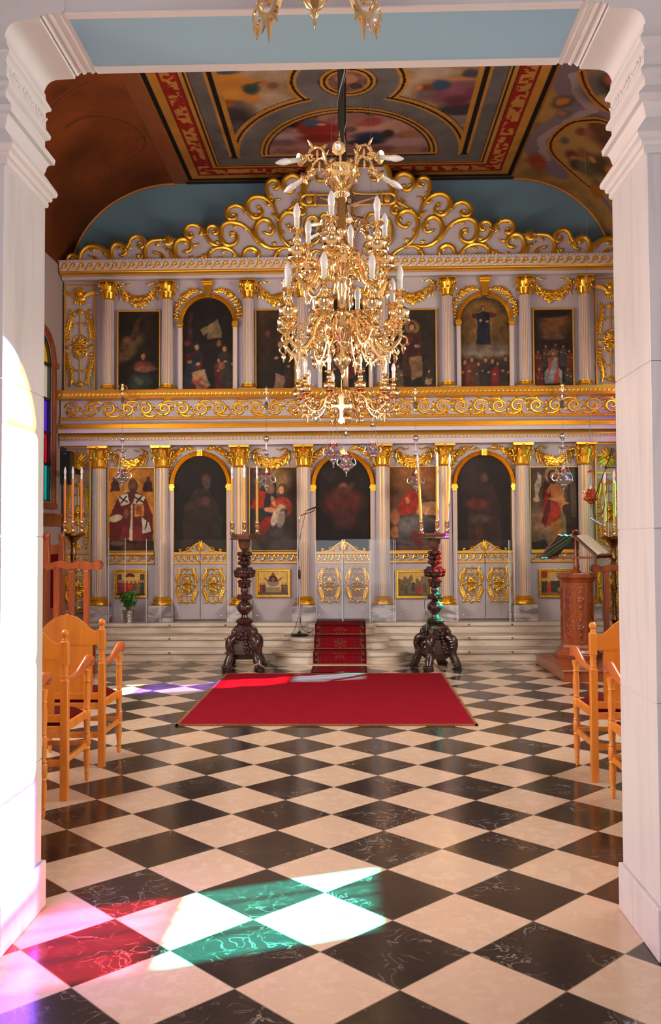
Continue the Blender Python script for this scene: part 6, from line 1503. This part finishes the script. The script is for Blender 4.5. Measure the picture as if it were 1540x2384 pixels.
tall_candles((pl_.x, 11.4, pl_.z), [(-.11, 0, 'leftmost candle on the left brass stand, before the black speaker'), (.0, -.03, 'middle candle on the left brass stand, yellow green in the light'), (.105, .0, 'rightmost candle on the left brass stand')], .70, .016, group='candles on the left brass stand', mtl=WAXO)
pr_ = atY(1423, 1250, 11.42); brass_stand('brass candle stand at the right end of the screen, behind the lectern', (pr_.x+.03, 11.42, 0), pr_.z, 'right')
tall_candles((pr_.x+.03, 11.42, pr_.z), [(-.10, .0, 'left candle on the right brass stand, beside the microphone boom'), (.01, -.04, 'right candle on the right brass stand, next to the pier')], .68, .018, group='candles on the right brass stand')
# ------------------------------------------------------------------ wooden stalls at both sides
def stall(label, loc, side, n=4, W=.78):
    t = thing('wooden_stall', label, 'choir stall', loc)
    H = 1.30
    for i in range(n):
        x = -W/2+W*i/(n-1); p = MB()
        p.box(x-.03, x+.03, -.035, .035, 0, H-.10); p.prism([(x-.03, H-.10), (x+.03, H-.10), (x+.055, H-.05), (x+.05, H-.02), (x-.05, H-.02), (x-.055, H-.05)], -.04, .04); p.build('post', REDWOOD, t, smooth=False, bevel=.006)
    r = MB(); top = [(-W/2-.06+(W+.20)*q/40, H+.012*math.sin(q*PI/40*2*(n-1)+.6)) for q in range(41)]; bot = [(a, b-.06-.018*abs(math.sin((a+W/2)*PI*(n-1)/W))) for a, b in top]
    poly = bot+top[::-1]
    if side < 0: pass
    r.prism(poly, -.05, .05); e = top[-1]; r.lathe([(.0, -.055), (.052, -.055), (.055, 0), (.052, .055), (.0, .055)], 16, T(e[0]-.01, 0, e[1]-.045) @ RX(PI/2)); o = r.build('arm_rail', REDWOOD, t, smooth=False, bevel=.006); tri(o)
    b = MB(); b.box(-W/2, W/2, -.02, .02, .10, .42); b.build('lower_panel', REDWOOD, t, smooth=False, bevel=.004)
    s = MB(); s.box(-W/2, W/2, .04, .36, .44, .48); s.build('seat_board', REDWOOD, t, smooth=False, bevel=.005)
    k = MB(); k.box(-W/2, W/2, .36, .39, 0, .52); k.build('back_panel', REDWOOD, t, smooth=False, bevel=.005)
    return t
q = atY(154, 1310, 10.2); stall('reddish wooden stall with four uprights and a scalloped rail, left wall', (q.x-.02, 10.2, 0), 1, 4, .52).scale = (1, 1, atY(154, 1306, 10.2).z/1.31)
q = atY(1411, 1310, 11.05); s_ = stall('reddish wooden stall at the right wall, behind the lectern', (q.x+.29, 11.05, 0), -1, 4, .58); s_.rotation_euler = (0, 0, PI); s_.scale = (1, 1, atY(1411, 1314, 11.05).z/1.31)
# high-backed throne behind the left stall
q = atY(112, 1260, 11.4); th = thing('wooden_throne', 'dark wooden high-backed seat with round-topped posts against the left wall', 'seat', (XL+.28, 10.82, 0), 0)
zt = atY(121, 1249, 11.05).z
for y in (-.3, .25):
    for x in (-.22, .24):
        hgt = zt if x > 0 else zt-.03
        p = MB(); p.box(x-.035, x+.035, y-.035, y+.035, 0, hgt-.05); p.lathe([(.035, hgt-.05), (.045, hgt-.02), (.04, hgt+.03), (.015, hgt+.05), (.001, hgt+.052)], 14, T(x, y, 0)); p.build('post', REDWOOD, th, bevel=.005)
p = MB(); p.box(-.22, .24, .24, .27, .5, zt-.1); p.build('back_panel', REDWOOD, th, smooth=False, bevel=.005)
p = MB(); p.box(-.2, .22, .22, .24, .75, zt-.22); p.build('cushion', VELVET, th, smooth=False, bevel=.01)
p = MB(); p.box(-.24, .26, -.3, .26, .46, .52); p.build('seat', REDWOOD, th, smooth=False, bevel=.005)
# ------------------------------------------------------------------ lectern on its platform
a = atZ(1247, 1545); b_ = atZ(1315, 1588)
pf = thing('wooden_platform', 'low reddish wooden platform under the lectern', 'platform', (2.28, 9.9, 0))
w = MB(); w.prism([(0, 0), (.72, 0), (.72, .125), (0, .125)], 0, 1.48); o = w.build('platform_body', REDWOOD, pf, smooth=False, bevel=.008)
w = MB(); w.box(-.015, .73, -.015, 1.49, .105, .126); w.build('top_board', REDWOOD, pf, smooth=False, bevel=.006)
lx = atY(1344, 1400, 11.06).x; zt = atY(1344, 1334, 11.06).z
le = thing('lectern', 'octagonal reddish wooden lectern with carved panels and two open books', 'lectern', (lx, 11.06, .126))
H = zt-.126; R = .185/math.cos(PI/8)
w = MB(); oc = RZ(PI/8)
w.lathe([(R*1.42, 0), (R*1.42, .05), (R*1.3, .07), (R*1.22, .10), (R*1.05, .13), (R, .16), (R, H-.10)], 8, oc); w.build('pedestal', REDWOOD, le, smooth=False, bevel=.004)
w = MB(); w.lathe([(R*1.02, H-.11), (R*1.12, H-.07), (R*1.22, H-.05), (R*1.22, H), (R*1.0, H+.004)], 8, oc); w.build('top_moulding', REDWOOD, le, smooth=False, bevel=.004)
for i in range(8):                                                        # arched carved panels on the faces
    an = i*PI/4-PI/2; M = RZ(an+PI/2) @ T(0, -R*math.cos(PI/8), 0); g = MB()
    for za, zb in ((.22, H*.50), (H*.54, H-.17)):
        g.sweep(crv([(-.05, 0, za), (.05, 0, za), (.055, 0, zb-.06), (.0, 0, zb), (-.055, 0, zb-.06)], 3, True), .006, 6, 0, M, .8, (0, 1, 0), True)
        X0 = MB(); zm = (za+zb)/2
        for q in range(6): X0.leaf(0, zm, q*PI/3+.3, .055, .018, 0, .5)
        X0.leaf(0, zm+.06, PI/2, .07, .02); X0.leaf(0, zm-.06, -PI/2, .07, .02); X0.rel([(0, za+.02), (.02, zm-.05), (0, zm), (-.02, zm+.05), (0, zb-.03)], .006, 0, .8, 6)
        g.add(X0.v, X0.f, 0, M)
    g.build('carved_panel', REDWOOD, le)
zr = atY(1341, 1252, 11.06).z-.126; zc2 = atY(1341, 1298, 11.06).z-.126
w = MB(); w.lathe([(.06, H), (.05, H+.02), (.03, H+.05), (.04, H+.08), (.025, H+.12), (.02, zr)], 16); w.build('stand_post', REDWOOD, le).rotation_euler = (0, 0, -.68)
w = MB(); w.box(-.32, .28, -.03, .03, zc2-.015, zc2+.012); w.build('cross_bar', REDWOOD, le, smooth=False, bevel=.004).rotation_euler = (0, 0, -.68)
xa = atY(1270, 1300, 11.06).x-lx; xb = atY(1312, 1246, 11.06).x-lx; za = atY(1270, 1300, 11.06).z-.126; zb_ = atY(1312, 1246, 11.06).z-.126
xc_ = atY(1360, 1252, 11.06).x-lx; xd = atY(1412, 1296, 11.06).x-lx
COVER = mat('book_cover', (84, 38, 22), .5); PAGE = mat('book_page', (214, 202, 178), .7, noise=((3, 90, 3), (192, 178, 150), .45, .6))
for n_, (p0, p1), s in (('left', ((xa, za), (xb+.02, zb_)), -1), ('right', ((xd, za+.02), (xc_-.03, zb_-.01)), 1)):
    dx, dz = p1[0]-p0[0], p1[1]-p0[1]; L_ = math.hypot(dx, dz); an = math.atan2(dz, dx)
    M = T(p0[0], 0, p0[1]) @ RY(-an)
    up = 1 if s < 0 else -1
    w = MB(); w.box(0, L_, -.22, .22, -.012, .012, 0, M); w.box(0, .02, -.22, .22, -.02 if up < 0 else -.02, .03 if up > 0 else .02, 0, M); w.build('book_rest', COVER, le, smooth=False, bevel=.003).rotation_euler = (0, 0, -.68)
    bk = thing('open_book', 'open liturgical book lying on the %s slope of the lectern' % n_, 'book', (lx, 11.06, .126), -.68)
    w = MB(); w.box(.012, L_-.015, -.20, .20, min(up*.013, up*.019), max(up*.013, up*.019), 0, M); w.build('cover', COVER, bk, smooth=False, bevel=.002)
    for e in (-1, 1):
        w = MB(); n = 8; la = []; lb = []
        for i in range(n+1):
            yy = e*.19*i/n; h = up*(.021+.022*math.sin(PI*min(1, (i+.6)/n))**.6); la.append(M @ Vector((.02, yy, h))); lb.append(M @ Vector((L_-.025, yy, h)))
        w.strip(la, lb)
        base = up*.019
        w.add([M @ Vector((.02, 0, base)), M @ Vector((.02, e*.19, base)), M @ Vector((L_-.025, e*.19, base)), M @ Vector((L_-.025, 0, base))], [(0, 1, 2, 3)])
        w.add([M @ Vector((.02, e*.19, base)), la[-1], lb[-1], M @ Vector((L_-.025, e*.19, base))], [(0, 1, 2, 3)])
        for row, xq in ((la, .02), (lb, L_-.025)):
            w.add([M @ Vector((xq, 0, base))]+row+[M @ Vector((xq, e*.19, base))], [tuple(range(n+3))])
        w.build('pages', PAGE, bk)
w = MB(); w.sweep([(.045*math.cos(t*PI/10), 0, zr+.045+.045*math.sin(t*PI/10)) for t in range(20)], .013, 8, ref=(0, 1, 0), closed=True); w.blob(0, 0, zr, .03); w.blob(-.05, 0, zr+.01, .022); w.blob(.05, 0, zr+.01, .022); w.build('finial', REDWOOD, le)
# ------------------------------------------------------------------ microphones
p = atZ(698, 1481, .30); ms = thing('microphone_stand', 'chrome microphone stand on a round black base, left of the runner', 'microphone stand', (p.x, p.y, .30))
Lz = lambda y: atY(697, y, p.y).z-.30; Lx = lambda x, y: atY(x, y, p.y).x-p.x
w = MB(); w.lathe([(.115, 0), (.118, .012), (.10, .028), (.03, .036), (.02, .06), (.012, .065)], 28); w.build('base', BLACK, ms)
w = MB(); w.lathe([(.0105, .05), (.0105, Lz(1340)), (.0075, Lz(1338)), (.0075, Lz(1216))], 12); w.build('pole', CHROME, ms)
w = MB(); w.lathe([(.016, Lz(1348)), (.018, Lz(1342)), (.018, Lz(1330)), (.012, Lz(1326))], 12); w.build('clutch', BLACK, ms)
w = MB(); w.sweep(crv([(0, 0, Lz(1218)), (.005, 0, Lz(1207)), (.04, 0, Lz(1199)), (Lx(726, 1190), 0, Lz(1192)), (Lx(734, 1188), 0, Lz(1187))], 5), .007, 8); w.build('gooseneck', CHROME, ms)
w = MB(); A0 = Vector((Lx(716, 1188), 0, Lz(1188))); B0 = Vector((Lx(749, 1177), 0, Lz(1177))); w.sweep([A0, A0+(B0-A0)*.7, A0+(B0-A0)*.72, A0+(B0-A0)*.9, B0], [.008, .013, .021, .023, .012], 12); w.build('microphone', BLACK, ms)
w = MB(); w.sweep(crv([A0, (Lx(712, 1190), .012, Lz(1192)), (Lx(707, 1215), .014, Lz(1215)), (Lx(701, 1240), .014, Lz(1240)), (-.012, .010, Lz(1290)), (.012, -.01, Lz(1340)), (-.012, .01, Lz(1400)), (.012, -.01, Lz(1440)), (.03, .03, Lz(1462)), (.10, .02, .05), (.16, .0, .06), (.24, .1, .152)], 5), .004, 6); w.build('cable', BLACK, ms)
w = MB(); w.sweep(crv([(-.02, 0, .25), (-.06, -.02, .10), (-.12, -.05, .02), (-.20, -.06, .01)], 5), .004, 6); w.build('cable', BLACK, ms)
p = atY(1412, 1088, 10.4); q = atY(1452, 1088, 10.4)
mb = thing('microphone_stand', 'boom microphone reaching over the lectern from behind the right pier', 'microphone stand', (q.x+.10, 10.4, .0))
bx, bz = q.x+.10, 0; V2 = lambda x, y: Vector((atY(x, y, 10.4).x-bx, 0, atY(x, y, 10.4).z-bz))
w = MB(); w.lathe([(.14, 0), (.14, .015), (.02, .03), (.011, .05), (.011, V2(1452, 1088).z)], 16); w.build('pole', BLACK, mb)
w = MB(); w.sweep([(0, 0, V2(1452, 1088).z), V2(1408, 1088)], .010, 8); w.build('arm', BLACK, mb)
w = MB(); w.sweep([V2(1428, 1044), V2(1424, 1060)], .018, 10); w.build('counterweight', BLACK, mb)
w = MB(); w.sweep(crv([V2(1426, 1048), V2(1412, 1088), V2(1396, 1130), V2(1384, 1166), V2(1382, 1190), V2(1386, 1206)], 4), .006, 8); w.blob(V2(1412, 1088).x, 0, V2(1412, 1088).z, .02); w.build('boom', BLACK, mb)
w = MB(); A0 = V2(1375, 1206); B0 = V2(1400, 1222); w.sweep([A0, A0+(B0-A0)*.5, A0+(B0-A0)*.55, B0], [.010, .014, .021, .020], 12); w.build('microphone', mat('grey_metal', (150, 150, 150), .35, .7), mb)
w = MB(); w.sweep(crv([V2(1384, 1200), V2(1396, 1201), V2(1406, 1190), V2(1412, 1140), V2(1414, 1100)], 5), .004, 6); w.build('cable', BLACK, mb)
# ------------------------------------------------------------------ plant, speaker
p = atY(299, 1446, 12.28); pt = thing('potted_plant', 'small leafy green plant in a foil-wrapped pot on the steps', 'plant', (p.x, 12.28, .45))
hpot = atY(299, 1421, 12.28).z-.45; FOIL = mat('silver_foil', (206, 204, 206), .18, 1.0, bump=(40, .9))
w = MB(); w.lathe([(.062, 0), (.072, hpot*.6), (.085, hpot), (.088, hpot*1.02), (.075, hpot*.95), (.07, hpot*.85), (.0, hpot*.85)], 22, flute=(11, .05, .02, hpot)); w.build('pot', FOIL, pt)
LEAF = mat('leaf_green', (70, 132, 44), .45, noise=((30, 30, 30), (44, 96, 28), .35, .7))
w = MB(); st2 = MB(); rg2 = random.Random(3)
for i in range(190):
    a = rg2.uniform(0, 2*PI); u = rg2.random()**.5; zc_ = hpot+.06+.20*rg2.random(); r = (.05+.07*min(1, (zc_-hpot)/.16))*u
    x, y = r*math.cos(a)+.01, r*math.sin(a); sz = rg2.uniform(.016, .028); tl = rg2.uniform(-.7, .7)
    n = 7; vs = [(0, 0, 0)]+[(sz*(1+.25*math.sin(3*q*2*PI/n))*math.cos(q*2*PI/n), sz*math.sin(q*2*PI/n), .25*sz*math.cos(2*q*2*PI/n)) for q in range(n)]
    w.add(vs, [(0, 1+q, 1+(q+1) % n) for q in range(n)], 0, T(x, y, zc_) @ RZ(a) @ RY(tl+.6) @ RX(rg2.uniform(-.6, .6)+.5))
    if i % 6 == 0: st2.sweep(crv([(0, 0, hpot*.8), (x*.4, y*.4, hpot+.04), (x, y, zc_)], 3), .003, 5)
w.build('foliage', LEAF, pt); st2.build('stems', mat('stem_green', (96, 128, 60), .6), pt)
p = atY(153, 1128, 11.9); sp = thing('loudspeaker', 'narrow black loudspeaker fixed to the left end of the screen', 'speaker', (p.x, 11.95, p.z))
hs = atY(153, 1050, 11.9).z-p.z
w = MB(); w.box(-.072, .072, -.08, .08, 0, hs); w.build('cabinet', BLACK, sp, smooth=False, bevel=.006)
w = MB(); w.box(-.064, .064, -.084, -.079, .012, hs-.012); w.build('grille', mat('speaker_cloth', (10, 10, 10), .9), sp, smooth=False)
w = MB(); w.box(-.018, .018, -.087, -.083, hs-.045, hs-.036); w.build('badge', CHROME, sp, smooth=False)
w = MB(); w.box(-.02, .02, .07, .60, hs*.4, hs*.55); w.box(-.10, -.02, .02, .06, hs-.02, hs+.05); w.build('bracket', BLACK, sp, smooth=False)
# ------------------------------------------------------------------ clear guards standing in front of the screen
def acrylic():
    m = bpy.data.materials.new('clear_acrylic'); m.use_nodes = True; nt = m.node_tree; N = nt.nodes; L = nt.links
    N.remove(N['Principled BSDF']); t = N.new('ShaderNodeBsdfTransparent'); t.inputs[0].default_value = (.95, .96, .96, 1)
    g = N.new('ShaderNodeBsdfGlossy'); g.inputs['Roughness'].default_value = .04
    lw = N.new('ShaderNodeLayerWeight'); lw.inputs['Blend'].default_value = .25
    ad = N.new('ShaderNodeMath'); ad.operation = 'MULTIPLY_ADD'; ad.inputs[1].default_value = .6; ad.inputs[2].default_value = .02; L.new(lw.outputs['Fresnel'], ad.inputs[0])
    mx = N.new('ShaderNodeMixShader'); L.new(ad.outputs[0], mx.inputs[0]); L.new(t.outputs[0], mx.inputs[1]); L.new(g.outputs[0], mx.inputs[2]); L.new(mx.outputs[0], N['Material Output'].inputs[0]); return m
AC = acrylic(); ACE = mat('acrylic_edge', (226, 232, 232), .15)
YG = 12.30
for (xa, xb, ytop, yb, dy, lab) in ((254, 291, 1253, 1444, .10, 'clear acrylic guard beside the far left column, edge catching the light'), (341, 373, 1255, 1446, -.02, 'clear acrylic guard left of the second column'), (401, 531, 1256, 1440, .02, 'clear acrylic guard across the left pair of doors'),
                                (585, 694, 1256, 1446, .02, 'clear acrylic guard before the rising figure icon'), (736, 797, 1258, 1440, -.0, 'left leaf of the clear acrylic guard across the centre doors'), (799, 861, 1255, 1440, -.0, 'right leaf of the clear acrylic guard across the centre doors'),
                                (863, 917, 1256, 1448, .02, 'clear acrylic guard right of the centre doors'), (921, 1012, 1257, 1448, .02, 'clear acrylic guard before the icon of travellers'), (1064, 1186, 1258, 1442, .02, 'clear acrylic guard across the right pair of doors'), (1189, 1199, 1258, 1446, -.08, 'narrow clear acrylic guard beside the right column, edge bright')):
    a = atY(xa, (ytop+yb)/2, YG); b_ = atY(xb, (ytop+yb)/2, YG); zt = atY(xa, ytop, YG).z; wd = (b_.x-a.x)/2
    g = thing('acrylic_guard', lab, 'clear panel', ((a.x+b_.x)/2, YG, .455), 0, 'clear acrylic guards before the screen')
    w = MB(); y_ = -dy; w.add([(-wd, 0, 0), (wd, y_*0, 0), (wd, 0, zt-.455), (-wd, 0, zt-.455)], [(0, 1, 2, 3)]); w.build('sheet', AC, g, smooth=False)
    w = MB()
    for s in (-1, 1): w.box(s*wd-.003, s*wd+.003, -.003, .003, 0, zt-.455)
    w.build('edge', ACE, g, smooth=False)
    w = MB()
    for s in (-1, 1): w.lathe([(.008, 0), (.008, .006), (.0, .007)], 10, T(s*wd*.75, 0, .09) @ RX(PI/2))
    w.build('screw', CHROME, g)
    if abs(dy) > .05: g.rotation_euler = (0, 0, dy*3)
